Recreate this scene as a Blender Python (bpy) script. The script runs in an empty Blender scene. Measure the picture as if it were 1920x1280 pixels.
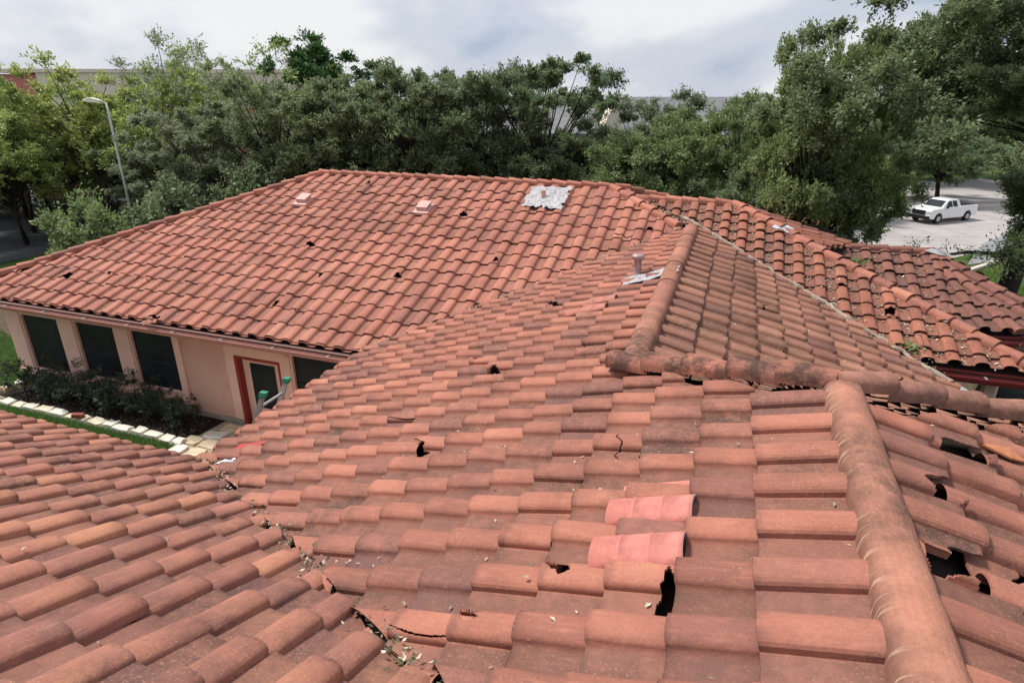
import bpy, bmesh, math, random
import numpy as np
from math import sin, cos, pi, radians, sqrt
random.seed(7)
RNG = np.random.default_rng(7)
SC = bpy.context.scene
COL = SC.collection

# ------------------------------------------------------------------ camera
CAM_Z, CAM_PITCH, FPX = 6.5, 0.3812, 1152.9
cd = bpy.data.cameras.new("camera")
cam = bpy.data.objects.new("camera", cd); COL.objects.link(cam)
cam.location = (0, 0, CAM_Z)
cam.rotation_euler = (pi / 2 - CAM_PITCH, 0, 0)
cd.sensor_width = 36.0
cd.lens = FPX / 1920 * 36.0
cd.clip_end = 2000
SC.camera = cam

# ------------------------------------------------------------------ light
SUN_EL, SUN_AZ = radians(57), radians(-64)       # azimuth from +Y towards +X
w = bpy.data.worlds.new("World"); SC.world = w; w.use_nodes = True
nt = w.node_tree; N = nt.nodes; Lk = nt.links
for n in list(N): N.remove(n)
out = N.new("ShaderNodeOutputWorld"); bg = N.new("ShaderNodeBackground")
sky = N.new("ShaderNodeTexSky"); sky.sky_type = 'NISHITA'; sky.sun_disc = False
sky.sun_elevation = SUN_EL; sky.sun_rotation = SUN_AZ; sky.air_density = 1.0; sky.dust_density = 2.0
tc = N.new("ShaderNodeTexCoord"); mp = N.new("ShaderNodeMapping")
mp.inputs['Scale'].default_value = (1.0, 1.0, 2.3); mp.inputs['Location'].default_value = (0.35, 0.1, 0.3)
Lk.new(tc.outputs['Generated'], mp.inputs['Vector'])
nz = N.new("ShaderNodeTexNoise"); nz.inputs['Scale'].default_value = 3.0; nz.inputs['Detail'].default_value = 7; nz.inputs['Roughness'].default_value = .5
nz.inputs['Distortion'].default_value = .25
Lk.new(mp.outputs[0], nz.inputs['Vector'])
cr = N.new("ShaderNodeValToRGB"); cr.color_ramp.interpolation = 'EASE'
e = cr.color_ramp.elements
e[0].position = .34; e[0].color = (2.1, 2.5, 3.3, 1)
e[1].position = .64; e[1].color = (4.6, 4.65, 4.75, 1)
m_ = e.new(.47); m_.color = (3.2, 3.45, 3.95, 1)
Lk.new(nz.outputs['Fac'], cr.inputs['Fac'])
mx = N.new("ShaderNodeMix"); mx.data_type = 'RGBA'; mx.inputs['Factor'].default_value = .94
Lk.new(sky.outputs[0], mx.inputs['A']); Lk.new(cr.outputs[0], mx.inputs['B'])
Lk.new(mx.outputs['Result'], bg.inputs['Color']); bg.inputs['Strength'].default_value = 0.095
Lk.new(bg.outputs[0], out.inputs[0])
sd = bpy.data.lights.new("sun", 'SUN'); sd.energy = 2.25; sd.angle = radians(10); sd.color = (1.0, .965, .91)
so = bpy.data.objects.new("sun", sd); COL.objects.link(so)
from mathutils import Vector, Matrix
dirv = Vector((sin(SUN_AZ) * cos(SUN_EL), cos(SUN_AZ) * cos(SUN_EL), sin(SUN_EL)))
so.rotation_euler = dirv.to_track_quat('Z', 'Y').to_euler(); so.location = (0, 0, 40)
SC.view_settings.view_transform = 'Standard'; SC.view_settings.look = 'None'
SC.view_settings.exposure = 1.0; SC.view_settings.gamma = 1
SC.cycles.max_bounces = 6; SC.cycles.diffuse_bounces = 3; SC.cycles.transparent_max_bounces = 4

# ------------------------------------------------------------------ helpers
AL = 0.3437
CA, SA = cos(AL), sin(AL)
def Wd(X, Y):                      # house plan -> world
    return (X * CA + Y * SA, -X * SA + Y * CA)
def tag(o, label=None, cat=None, group=None, kind=None):
    if label: o['label'] = label
    if cat: o['category'] = cat
    if group: o['group'] = group
    if kind: o['kind'] = kind
    return o
def empty(name, loc=(0, 0, 0), rz=0.0):
    o = bpy.data.objects.new(name, None); COL.objects.link(o); o.location = loc; o.rotation_euler = (0, 0, rz)
    o.empty_display_size = .2
    return o
def link(name, me, mat=None, parent=None, loc=None, rz=None):
    o = bpy.data.objects.new(name, me); COL.objects.link(o)
    if mat is not None:
        for m in (mat if isinstance(mat, (list, tuple)) else [mat]): me.materials.append(m)
    if parent: o.parent = parent
    if loc is not None: o.location = loc
    if rz is not None: o.rotation_euler = (0, 0, rz)
    return o
class MB:
    """collects simple solids, built as one mesh"""
    def __init__(s): s.v = []; s.f = []; s.m = []
    def add(s, vs, fs, mi=0):
        k = len(s.v); s.v += [tuple(v) for v in vs]; s.f += [tuple(i + k for i in f) for f in fs]; s.m += [mi] * len(fs); return s
    def box(s, x0, x1, y0, y1, z0, z1, mi=0):
        vs = [(x, y, z) for z in (z0, z1) for y in (y0, y1) for x in (x0, x1)]
        return s.add(vs, [(0, 2, 3, 1), (4, 5, 7, 6), (0, 1, 5, 4), (2, 6, 7, 3), (0, 4, 6, 2), (1, 3, 7, 5)], mi)
    def tube(s, pts, rs, n=8, cap=True, mi=0):
        pts = [Vector(p) for p in pts]
        if not isinstance(rs, (list, tuple)): rs = [rs] * len(pts)
        vs = []; fs = []
        for i, p in enumerate(pts):
            d = (pts[min(i + 1, len(pts) - 1)] - pts[max(i - 1, 0)]).normalized()
            a = d.cross(Vector((0, 0, 1)));
            if a.length < .05: a = d.cross(Vector((1, 0, 0)))
            a.normalize(); b = d.cross(a)
            for k in range(n):
                t = 2 * pi * k / n; vs.append(p + (a * cos(t) + b * sin(t)) * rs[i])
        for i in range(len(pts) - 1):
            for k in range(n):
                fs.append((i * n + k, i * n + (k + 1) % n, (i + 1) * n + (k + 1) % n, (i + 1) * n + k))
        if cap:
            fs.append(tuple(range(n))[::-1]); fs.append(tuple((len(pts) - 1) * n + k for k in range(n)))
        return s.add(vs, fs, mi)
    def prism(s, poly, axis_vec, mi=0):
        n = len(poly); a = Vector(axis_vec)
        vs = [Vector(p) for p in poly] + [Vector(p) + a for p in poly]
        fs = [tuple(range(n))[::-1], tuple(range(n, 2 * n))] + [(i, (i + 1) % n, n + (i + 1) % n, n + i) for i in range(n)]
        return s.add(vs, fs, mi)
    def mesh(s, name, smooth=False, normals=True):
        me = bpy.data.meshes.new(name); me.from_pydata(s.v, [], s.f); me.update()
        if any(s.m): me.polygons.foreach_set('material_index', s.m)
        if normals:
            bm = bmesh.new(); bm.from_mesh(me); bmesh.ops.recalc_face_normals(bm, faces=bm.faces); bm.to_mesh(me); bm.free()
        if smooth: me.polygons.foreach_set('use_smooth', [True] * len(me.polygons))
        return me
    def build(s, name, mat, parent=None, bevel=0, smooth=False, loc=None, rz=None):
        me = s.mesh(name, smooth)
        o = link(name, me, mat, parent, loc, rz)
        if bevel:
            b = o.modifiers.new('bevel', 'BEVEL'); b.width = bevel; b.segments = 2; b.limit_method = 'ANGLE'; b.angle_limit = radians(40)
        return o

# ------------------------------------------------------------------ materials
def mat_new(name, rough=.8, col=(.5, .5, .5), spec=.3, metal=0):
    m = bpy.data.materials.new(name); m.use_nodes = True
    b = m.node_tree.nodes['Principled BSDF']
    b.inputs['Base Color'].default_value = (*col, 1); b.inputs['Roughness'].default_value = rough
    b.inputs['Specular IOR Level'].default_value = spec; b.inputs['Metallic'].default_value = metal
    return m, m.node_tree, b
def noise(t, scale, detail=5, rough=.55, vec=None, kind='Fac'):
    n = t.nodes.new("ShaderNodeTexNoise"); n.inputs['Scale'].default_value = scale; n.inputs['Detail'].default_value = detail; n.inputs['Roughness'].default_value = rough
    if vec is not None: t.links.new(vec, n.inputs['Vector'])
    return n.outputs[kind]
def coords(t, which='Object'):
    return t.nodes.new("ShaderNodeTexCoord").outputs[which]
def ramp(t, fac, stops, interp='LINEAR'):
    r = t.nodes.new("ShaderNodeValToRGB"); t.links.new(fac, r.inputs['Fac']); els = r.color_ramp.elements; r.color_ramp.interpolation = interp
    while len(els) < len(stops): els.new(.5)
    for e_, (p, c) in zip(els, stops):
        e_.position = p; e_.color = (*c, 1) if len(c) == 3 else c
    return r.outputs['Color']
def gramp(t, fac, a, b, va=0., vb=1.):
    m = t.nodes.new("ShaderNodeMapRange"); m.clamp = True; t.links.new(fac, m.inputs['Value'])
    for k, v in (('From Min', a), ('From Max', b), ('To Min', va), ('To Max', vb)): m.inputs[k].default_value = v
    return m.outputs['Result']
def mixc(t, fac, a, b, blend='MIX'):
    m = t.nodes.new("ShaderNodeMix"); m.data_type = 'RGBA'; m.blend_type = blend
    for s, v in (('Factor', fac), ('A', a), ('B', b)):
        i = m.inputs[s]
        if hasattr(v, 'links') or isinstance(v, bpy.types.NodeSocket): t.links.new(v, i)
        elif s == 'Factor': i.default_value = v
        else: i.default_value = (*v, 1)
    return m.outputs['Result']
def math_(t, op, a, b=None, clamp=False):
    m = t.nodes.new("ShaderNodeMath"); m.operation = op; m.use_clamp = clamp
    for i, v in ((0, a), (1, b)):
        if v is None: continue
        if isinstance(v, bpy.types.NodeSocket): t.links.new(v, m.inputs[i])
        else: m.inputs[i].default_value = v
    return m.outputs[0]
def bump(t, b, h, strength=.3, dist=.01):
    n = t.nodes.new("ShaderNodeBump"); n.inputs['Strength'].default_value = strength; n.inputs['Distance'].default_value = dist
    t.links.new(h, n.inputs['Height']); t.links.new(n.outputs[0], b.inputs['Normal'])
def attr(t, name, out_='Vector'):
    a = t.nodes.new("ShaderNodeAttribute"); a.attribute_name = name; return a.outputs[out_]

def tile_material(name, stops, grime=.5, pale=.3, pan_dirt=.5, grime_col=(.095, .052, .038), sat=1.0, lichen_black=0., cap=False, patina=.75):
    m, t, b = mat_new(name, .78, spec=.25)
    P = coords(t)
    rnd = t.nodes.new("ShaderNodeSeparateXYZ"); t.links.new(attr(t, 'tile_rnd'), rnd.inputs[0])
    uv = t.nodes.new("ShaderNodeSeparateXYZ"); t.links.new(attr(t, 'tile_uv'), uv.inputs[0])
    # tile body colour: per tile value + soft mottling
    soft = noise(t, 3.0, 3, .5, P)
    v = math_(t, 'ADD', math_(t, 'MULTIPLY', rnd.outputs[0], .62), math_(t, 'MULTIPLY', gramp(t, soft, .3, .7), .38))
    c = ramp(t, v, stops)
    fine = noise(t, 55, 4, .7, P)
    c = mixc(t, gramp(t, fine, .35, .75, 0, .42), c, (.20, .085, .06), 'MIX')
    # run-wise streaks along the slope (stretched by tile uv)
    mpn = t.nodes.new("ShaderNodeCombineXYZ")
    t.links.new(math_(t, 'MULTIPLY', uv.outputs[0], 14.), mpn.inputs[0]); t.links.new(math_(t, 'MULTIPLY', uv.outputs[1], 2.2), mpn.inputs[1]); t.links.new(math_(t, 'MULTIPLY', rnd.outputs[1], 40.), mpn.inputs[2])
    st = noise(t, 1.3, 3, .6, mpn.outputs[0])
    c = mixc(t, gramp(t, st, .5, .72, 0, .38), c, (.52, .225, .145))
    # grime: patches, heavier in the pans and near the nose of some tiles
    patch = noise(t, 1.1, 5, .62, P)
    mid = noise(t, 11, 5, .7, P)
    pan = gramp(t, uv.outputs[0], .50, .58) if not cap else gramp(t, uv.outputs[0], 2, 3)
    gr = math_(t, 'ADD', gramp(t, patch, .42, .62, 0, .95), math_(t, 'MULTIPLY', pan, pan_dirt))
    gr = math_(t, 'MULTIPLY', gr, gramp(t, mid, .30, .66, .18, 1.))
    gr = math_(t, 'MULTIPLY', gr, math_(t, 'ADD', .45, math_(t, 'MULTIPLY', rnd.outputs[1], .9)))
    c = mixc(t, math_(t, 'MULTIPLY', pan, pan_dirt * .62), c, (.55 * grime_col[0] + .10, .55 * grime_col[1] + .055, .55 * grime_col[2] + .045))
    c = mixc(t, math_(t, 'MULTIPLY', gr, grime, True), c, grime_col)
    # dark patina of single tiles
    c = mixc(t, math_(t, 'MULTIPLY', gramp(t, rnd.outputs[2], .72, 1.0, 0, patina), gramp(t, mid, .3, .6, .4, 1)), c, (.15, .075, .066))
    # nose rim
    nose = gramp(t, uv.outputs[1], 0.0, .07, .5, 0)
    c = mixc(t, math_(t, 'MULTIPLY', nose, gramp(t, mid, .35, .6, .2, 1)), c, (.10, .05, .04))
    # pale lichen specks and chalky dust
    sp = noise(t, 75, 3, .6, P)
    c = mixc(t, math_(t, 'MULTIPLY', gramp(t, sp, .58, .70, 0, .55), gramp(t, patch, .35, .6, .25, 1.)), c, (.50, .30, .20))
    sp2 = noise(t, 13, 8, .85, P)
    c = mixc(t, gramp(t, sp2, .58, .72, 0, pale), c, (.52, .31, .22))
    if lichen_black:
        lb = noise(t, 4.2, 6, .72, P)
        c = mixc(t, gramp(t, lb, .44, .58, 0, lichen_black), c, (.035, .024, .02))
    t.links.new(c, b.inputs['Base Color'])
    h = math_(t, 'ADD', math_(t, 'MULTIPLY', fine, .5), math_(t, 'MULTIPLY', mid, 1.4))
    h = math_(t, 'ADD', h, math_(t, 'MULTIPLY', st, .8))
    bump(t, b, h, .55, .006)
    return m
TC = [(0., (0.216, 0.090, 0.069)), (.3, (0.329, 0.124, 0.086)), (.55, (0.425, 0.159, 0.107)), (.8, (0.487, 0.190, 0.127)), (1., (0.556, 0.259, 0.154))]
TCB = [(0., (0.306, 0.115, 0.085)), (.3, (0.419, 0.152, 0.105)), (.6, (0.498, 0.187, 0.127)), (1., (0.567, 0.248, 0.165))]
TCC = [(0., (0.194, 0.099, 0.070)), (.35, (0.287, 0.133, 0.090)), (.65, (0.362, 0.169, 0.113)), (1., (0.443, 0.226, 0.152))]
TCF = [(0., (0.169, 0.087, 0.079)), (.25, (0.284, 0.115, 0.088)), (.55, (0.419, 0.172, 0.116)), (.8, (0.510, 0.231, 0.127)), (1., (.53, .245, .13))]
TCJ = [(0., (.13, .058, .05)), (.5, (.22, .088, .068)), (1., (.30, .12, .088))]
M_A = tile_material("terracotta tile", TC, .66, .34, .66)
M_B = tile_material("terracotta tile bright", TCB, .46, .26, .46, (.17, .075, .052), patina=.35)
M_C = tile_material("terracotta tile weathered", TCC, .75, .40, .45, (.125, .068, .044))
M_F = tile_material("terracotta tile mixed", TCF, .80, .32, .55, (.10, .052, .044))
M_I = tile_material("terracotta tile red", [(0., (.24, .085, .055)), (.5, (.34, .12, .075)), (1., (.43, .17, .105))], .5, .22, .5)
M_J = tile_material("terracotta tile dark", TCJ, .6, .18, .5)
M_CAP = tile_material("ridge cap", TC, .75, .40, 0, cap=True)
M_CAPB = tile_material("ridge cap pale", TCB, .55, .40, 0, cap=True)
M_CAPD = tile_material("ridge cap stained", TC, .8, .25, 0, cap=True, lichen_black=.78)
M_CAPR = tile_material('ridge cap chalky', [(0., (.36, .16, .115)), (.5, (.46, .21, .15)), (1., (.54, .27, .19))], .6, .45, 0, cap=True, lichen_black=.35)
M_CAPJ = tile_material("ridge cap dark", TCJ, .6, .3, 0, cap=True)
def ridge_mat():
    m = tile_material("mortar streaked ridge cap", [(0., (.33, .135, .095)), (.5, (.42, .17, .115)), (1., (.49, .225, .15))], .85, .45, 0, cap=True)
    t = m.node_tree; b = t.nodes['Principled BSDF']; P = coords(t)
    base = b.inputs['Base Color'].links[0].from_socket
    mp_ = t.nodes.new("ShaderNodeMapping"); mp_.inputs['Scale'].default_value = (2.2, 26, 2.2); t.links.new(P, mp_.inputs['Vector'])
    st = noise(t, 1.0, 3, .6, mp_.outputs[0]); uv = t.nodes.new("ShaderNodeSeparateXYZ"); t.links.new(attr(t, 'tile_uv'), uv.inputs[0])
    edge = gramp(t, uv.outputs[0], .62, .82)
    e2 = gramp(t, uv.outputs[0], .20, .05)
    k = math_(t, 'MULTIPLY', gramp(t, st, .56, .62), math_(t, 'MAXIMUM', edge, e2))
    big = noise(t, 1.7, 5, .7, P)
    c = mixc(t, gramp(t, big, .48, .62, 0, .62), base, (.20, .092, .062))
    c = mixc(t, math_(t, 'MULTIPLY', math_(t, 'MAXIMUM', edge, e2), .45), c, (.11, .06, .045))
    c = mixc(t, math_(t, 'MULTIPLY', k, .8), c, (.50, .31, .23))
    t.links.new(c, b.inputs['Base Color'])
    bn = b.inputs['Normal'].links[0].from_node; old = bn.inputs['Height'].links[0].from_socket
    t.links.new(math_(t, 'ADD', math_(t, 'ADD', old, math_(t, 'MULTIPLY', k, 1.6)), math_(t, 'MULTIPLY', noise(t, 7, 5, .75, P), 3.)), bn.inputs['Height'])
    return m
M_R3 = ridge_mat()
def simple(name, col, rough=.8, var=.25, scale=8, bs=.2, spec=.3, metal=0, dark=None, bd=.01):
    m, t, b = mat_new(name, rough, col, spec, metal)
    P = coords(t); n = noise(t, scale, 6, .65, P)
    d = dark or tuple(x * (1 - var) for x in col); l = tuple(min(1, x * (1 + var * .7)) for x in col)
    t.links.new(ramp(t, n, [(.3, d), (.7, l)]), b.inputs['Base Color'])
    if bs: bump(t, b, noise(t, scale * 4, 4, .7, P), bs, bd)
    return m
M_DECK = simple("roof underlay", (.026, .018, .014), .95, .5, 5)
M_MORTAR = simple("old mortar", (.36, .29, .23), .95, .45, 9, .8)
M_FLASH = simple("galvanised flashing", (.50, .50, .50), .42, .2, 6, .3, .5, .55)
M_SILVER = simple("crumpled silver flashing", (.64, .61, .62), .5, .42, 22, 1.0, .5, .35, bd=.03)
M_FADED = simple('faded salmon tile', (.47, .19, .14), .8, .25, 9, .5)
M_PINKPATCH = simple("salmon coated patch", (.56, .20, .165), .75, .30, 9, .5, dark=(.42, .15, .12))
M_PALEEDGE = simple("grey mortar edge", (.50, .52, .55), .8, .3, 20, .6)
# stucco
def stucco():
    m, t, b = mat_new("peach stucco", .9, spec=.15); P = coords(t)
    c = ramp(t, noise(t, 1.3, 4, .6, P), [(.3, (.80, .46, .36)), (.7, (.86, .55, .44))])
    mid = noise(t, 16, 6, .75, P)
    c = mixc(t, gramp(t, mid, .56, .64, 0, .55), c, (.82, .60, .42))
    t.links.new(c, b.inputs['Base Color']); bump(t, b, mid, .9, .05); return m
M_STUCCO = stucco()
M_TRIM = simple("peach trim", (.87, .56, .46), .8, .07, 3, .1)
M_TRIMRED = simple("brick red paint", (.30, .045, .035), .6, .15, 4, .1)
M_FOUND = simple("concrete footing", (.38, .33, .27), .9, .2, 6, .3)
M_GUT = simple("salmon gutter paint", (.52, .25, .20), .5, .12, 5, .1)
M_GUTIN = simple("gutter inside", (.36, .33, .34), .6, .35, 4, .2)
M_GUTRED = simple("dark red gutter", (.20, .035, .035), .45, .15, 5, .1)
def glass_mat():
    m, t, b = mat_new("dark window screen", .38, (.012, .014, .016), .22); P = coords(t)
    n = noise(t, 1.8, 3, .5, P)
    t.links.new(ramp(t, n, [(.3, (.010, .013, .016)), (.7, (.022, .028, .035))]), b.inputs['Base Color'])
    return m
M_GLASS = glass_mat()
M_ALU = simple("ladder aluminium", (.62, .62, .60), .38, .15, 12, .1, .5, .7)
M_GREEN = simple("green ladder cap", (.03, .21, .13), .5, .1, 5, 0)
M_ALUDK = simple("shaded rail aluminium", (.34, .34, .32), .5, .15, 12, .1, .5, .4)

# ------------------------------------------------------------------ roof tiles
def inside(poly, x, y):            # convex CCW or CW polygon
    s = 0
    n = len(poly)
    for i in range(n):
        ax, ay = poly[i]; bx, by = poly[(i + 1) % n]
        cr_ = (bx - ax) * (y - ay) - (by - ay) * (x - ax)
        if abs(cr_) < 1e-9: continue
        if s == 0: s = 1 if cr_ > 0 else -1
        elif (cr_ > 0) != (s > 0): return False
    return True
class Roof:
    def __init__(s, z0, gx, gy, w=.3633, e=.37, s0=0, t0=0, hb=.078, down=None, lift=.046):
        g = sqrt(gx * gx + gy * gy); s.z0, s.gx, s.gy = z0, gx, gy
        s.d = (-gx / g, -gy / g) if down is None else down
        s.r = (-s.d[1], s.d[0]); s.w = w; s.eh = e; s.s0 = s0; s.t0 = t0; s.hb = hb; s.lift = lift
        n = Vector((-gx, -gy, 1)).normalized(); s.n = n
    def z(s, x, y): return s.z0 + s.gx * x + s.gy * y
    def st(s, x, y): return (x * s.r[0] + y * s.r[1], x * s.d[0] + y * s.d[1])
    def cell(s, x, y):
        a, b = s.st(x, y); return (math.floor((a - s.s0) / s.w), math.ceil((b - s.t0) / s.eh))
    def pt(s, a, b, h):
        x = a * s.r[0] + b * s.d[0]; y = a * s.r[1] + b * s.d[1]
        return (x + s.n.x * h, y + s.n.y * h, s.z(x, y) + s.n.z * h)
def profile(nb, npn, hb):
    """samples (x 0..1, height) across one tile: barrel then pan"""
    P = []
    bw = .53
    for k in range(nb + 1):
        th = pi * k / nb
        x = bw * (.5 - .5 * cos(th)); h = hb * (sin(th) ** .62 if 0 < th < pi - 1e-6 else 0)
        P.append((x, h + .004))
    for k in range(1, npn + 1):
        u = k / npn; x = bw + (1.0 - bw) * u
        P.append((x, .006 - .008 * sin(pi * u) + .006 * u))
    P[0] = (-.012, -.006)
    return P
class Acc:
    def __init__(s): s.v = []; s.f = []; s.r = []; s.u = []; s.sm = []
    def add(s, vs, fs, r, us, smooth):
        k = len(s.v); s.v += vs; s.f += [tuple(i + k for i in f) for f in fs]; s.r += [r] * len(vs); s.u += us; s.sm += smooth
    def build(s, name, mat, parent):
        me = bpy.data.meshes.new(name); me.from_pydata(s.v, [], s.f); me.update()
        a = me.attributes.new('tile_rnd', 'FLOAT_VECTOR', 'POINT'); a.data.foreach_set('vector', np.array(s.r, 'f').ravel())
        a = me.attributes.new('tile_uv', 'FLOAT_VECTOR', 'POINT'); a.data.foreach_set('vector', np.array(s.u, 'f').ravel())
        me.polygons.foreach_set('use_smooth', s.sm)
        return link(name, me, mat, parent)
ROOF_TILES = 0
def tiles(acc, R, polys, ragged=(), nb=8, npn=3, rows=1, breaks={}, seed=0, jit=1.0, hue=None, rowlen={}, skip=()):
    """polys: list of convex polygons in plan. ragged: edges (poly index, edge index) that are cut short in a valley."""
    global ROOF_TILES
    rg = random.Random(seed)
    prof = profile(nb, npn, R.hb)
    fprof = profile(48, 26, R.hb)
    allst = [R.st(*p) for pl in polys for p in pl]
    i0 = math.floor((min(a for a, b in allst) - R.s0) / R.w) - 1; i1 = math.ceil((max(a for a, b in allst) - R.s0) / R.w) + 1
    j0 = math.floor((min(b for a, b in allst) - R.t0) / R.eh) - 1; j1 = math.ceil((max(b for a, b in allst) - R.t0) / R.eh) + 2
    for j in range(j0, j1 + 1):
        if j in skip: continue
        rowlift = rg.uniform(-.003, .003) * jit
        for i in range(i0, i1 + 1):
            rnd = (rg.random(), rg.random(), rg.random())
            ds = rg.uniform(-.006, .006) * jit; dt = rg.gauss(0, .010) * jit; dl = rg.uniform(-.010, .014) * jit; dtw = rg.gauss(0, .008) * jit
            big = rg.random()
            if big > .985: dt += .03
            br = breaks.get((i, j))
            if br == 'missing': continue
            a0 = R.s0 + i * R.w; b0 = R.t0 + j * R.eh; ov = .06
            if hue: rnd = hue(a0, b0, rnd)
            corners = []
            eh_ = rowlen.get(j, R.eh)
            for (aa, bb) in ((a0, b0), (a0 + R.w, b0), (a0, b0 - eh_), (a0 + R.w, b0 - eh_)):
                corners.append((aa * R.r[0] + bb * R.d[0], aa * R.r[1] + bb * R.d[1]))
            for pi_, poly in enumerate(polys):
                ins = [inside(poly, *c) for c in corners]
                full = all(ins)
                if not full and not any(ins):
                    cx = sum(c[0] for c in corners) / 4; cy = sum(c[1] for c in corners) / 4
                    near = inside(poly, cx, cy)
                    if not near:
                        # polygon corner may poke into the cell
                        hit = False
                        for q in poly:
                            qa, qb = R.st(*q)
                            if a0 <= qa <= a0 + R.w and b0 - R.eh <= qb <= b0: hit = True
                        # edge crossing test by samples
                        if not hit:
                            for k in range(len(poly)):
                                p_, q_ = poly[k], poly[(k + 1) % len(poly)]
                                for u in np.linspace(0, 1, 60):
                                    qa, qb = R.st(p_[0] + (q_[0] - p_[0]) * u, p_[1] + (q_[1] - p_[1]) * u)
                                    if a0 <= qa <= a0 + R.w and b0 - R.eh <= qb <= b0: hit = True; break
                                if hit: break
                        if not hit: continue
                pr = fprof if br else prof
                nr = 48 if br else rows
                L = rowlen.get(j, R.eh) + ov
                vs = []; us = []; fs = []; sm = []
                npf = len(pr)
                for rr in range(nr + 1):
                    u = rr / nr
                    b = b0 + dt - L * u
                    for (x, h) in pr:
                        a = a0 + ds + x * R.w + dtw * (u - .5)
                        lift = (R.lift + dl) * (1 - u) + rowlift
                        if u == 0: hh = h + lift - .0015
                        else: hh = h + lift
                        vs.append(R.pt(a, b, hh)); us.append((x, u, hh))
                for rr in range(nr):
                    for k in range(npf - 1):
                        fs.append((rr * npf + k, (rr + 1) * npf + k, (rr + 1) * npf + k + 1, rr * npf + k + 1)); sm.append(True)
                if br:
                    kind, cx_, cy_, rx, ry = br
                    ph = rg.uniform(0, 6)
                    keep = []; ksm = []
                    for f, s_ in zip(fs, sm):
                        x = sum(us[q][0] for q in f) / 4; u = sum(us[q][1] for q in f) / 4
                        an = math.atan2((u - cy_) / ry, (x - cx_) / rx); rr_ = math.hypot((x - cx_) / rx, (u - cy_) / ry)
                        if kind == 'hole' and rr_ < 1 + .22 * sin(3 * an + ph) + .12 * sin(7 * an + 2 * ph): continue
                        if kind == 'crack' and abs((x - cx_) - rx * sin(u * 4 + ph) * .5) < .014: continue
                        if kind == 'snap' and abs(u - cy_ - .06 * sin(x * 14 + ph)) < ry: continue
                        keep.append(f)
                    bm = bmesh.new(); bv = [bm.verts.new(v) for v in vs]
                    for f in keep: bm.faces.new([bv[q] for q in f])
                    bm.verts.ensure_lookup_table()
                    bmesh.ops.delete(bm, geom=[v for v in bm.verts if not v.link_faces], context='VERTS')
                    bmesh.ops.solidify(bm, geom=list(bm.faces), thickness=-.015)
                    bm.normal_update()
                    if bm.faces and sum(f.normal.z for f in bm.faces) < -1e9: pass
                    vs, us, fs, sm = dump(bm, R, a0, b0, L); bm.free()
                else:
                    # front (nose) face
                    k0 = len(vs)
                    for (x, h) in pr:
                        a = a0 + ds + x * R.w - dtw * .5
                        vs.append(R.pt(a, b0 + dt + .002, h + R.lift + dl - .001)); us.append((x, 0, 0))
                    for (x, h) in pr:
                        a = a0 + ds + x * R.w - dtw * .5
                        vs.append(R.pt(a, b0 + dt - .004, max(h - .016, -.012) + max(0, R.lift + dl - .004))); us.append((x, 0, 0))
                    for k in range(npf - 1):
                        fs.append((k0 + k, k0 + k + 1, k0 + npf + k + 1, k0 + npf + k)); sm.append(False)
                        fs.append((k, k + 1, k0 + k + 1, k0 + k)); sm.append(False)
                if not full:
                    bm = bmesh.new(); bv = [bm.verts.new(v) for v in vs]
                    for f in fs:
                        try: bm.faces.new([bv[q] for q in f])
                        except ValueError: pass
                    n = len(poly); cxx = sum(p[0] for p in poly) / n; cyy = sum(p[1] for p in poly) / n
                    for k in range(n):
                        p_, q_ = poly[k], poly[(k + 1) % n]
                        if (pi_, k) in SEAM.get(id(polys), ()): pass
                        ex, ey = q_[0] - p_[0], q_[1] - p_[1]; ln = math.hypot(ex, ey)
                        nx, ny = ey / ln, -ex / ln
                        if (cxx - p_[0]) * nx + (cyy - p_[1]) * ny > 0: nx, ny = -nx, -ny
                        off = 0.; an = 0.
                        if (pi_, k) in ragged:
                            off = -rg.uniform(-.01, .025); an = rg.uniform(-.25, .25)
                        n2 = (nx * cos(an) - ny * sin(an), nx * sin(an) + ny * cos(an))
                        mxp = (corners[0][0] + corners[3][0]) / 2, (corners[0][1] + corners[3][1]) / 2
                        tt = ((mxp[0] - p_[0]) * ex + (mxp[1] - p_[1]) * ey) / (ln * ln)
                        c0 = (p_[0] + ex * tt + nx * off, p_[1] + ey * tt + ny * off)
                        bmesh.ops.bisect_plane(bm, geom=bm.verts[:] + bm.edges[:] + bm.faces[:], plane_co=(c0[0], c0[1], 0), plane_no=(n2[0], n2[1], 0), clear_outer=True, dist=1e-5)
                        if not bm.faces: break
                    if not bm.faces: bm.free(); continue
                    bm.normal_update()
                    vs, us, fs, sm = dump(bm, R, a0, b0, L); bm.free()
                acc.add(vs, fs, rnd, us, sm); ROOF_TILES += 1
SEAM = {}
def dump(bm, R, a0, b0, L):
    bm.verts.index_update(); vs = []; us = []; fs = []; sm = []
    for v in bm.verts:
        vs.append(tuple(v.co)); a, b = R.st(v.co.x, v.co.y)
        us.append(((a - a0) / R.w, max(0, (b0 - b) / L), 0))
    for f in bm.faces:
        fs.append(tuple(v.index for v in f.verts)); sm.append(f.normal.z > .35)
    return vs, us, fs, sm
def deck(R, polys, name, parent, dz=-.075):
    mb = MB()
    for poly in polys:
        vs = [(x, y, R.z(x, y) + dz) for x, y in poly] + [(x, y, R.z(x, y) + dz - .10) for x, y in poly]
        n = len(poly)
        mb.add(vs, [tuple(range(n)), tuple(range(n, 2 * n))[::-1]] + [(i, (i + 1) % n, n + (i + 1) % n, n + i) for i in range(n)])
    return mb.build(name, M_DECK, parent)
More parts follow.
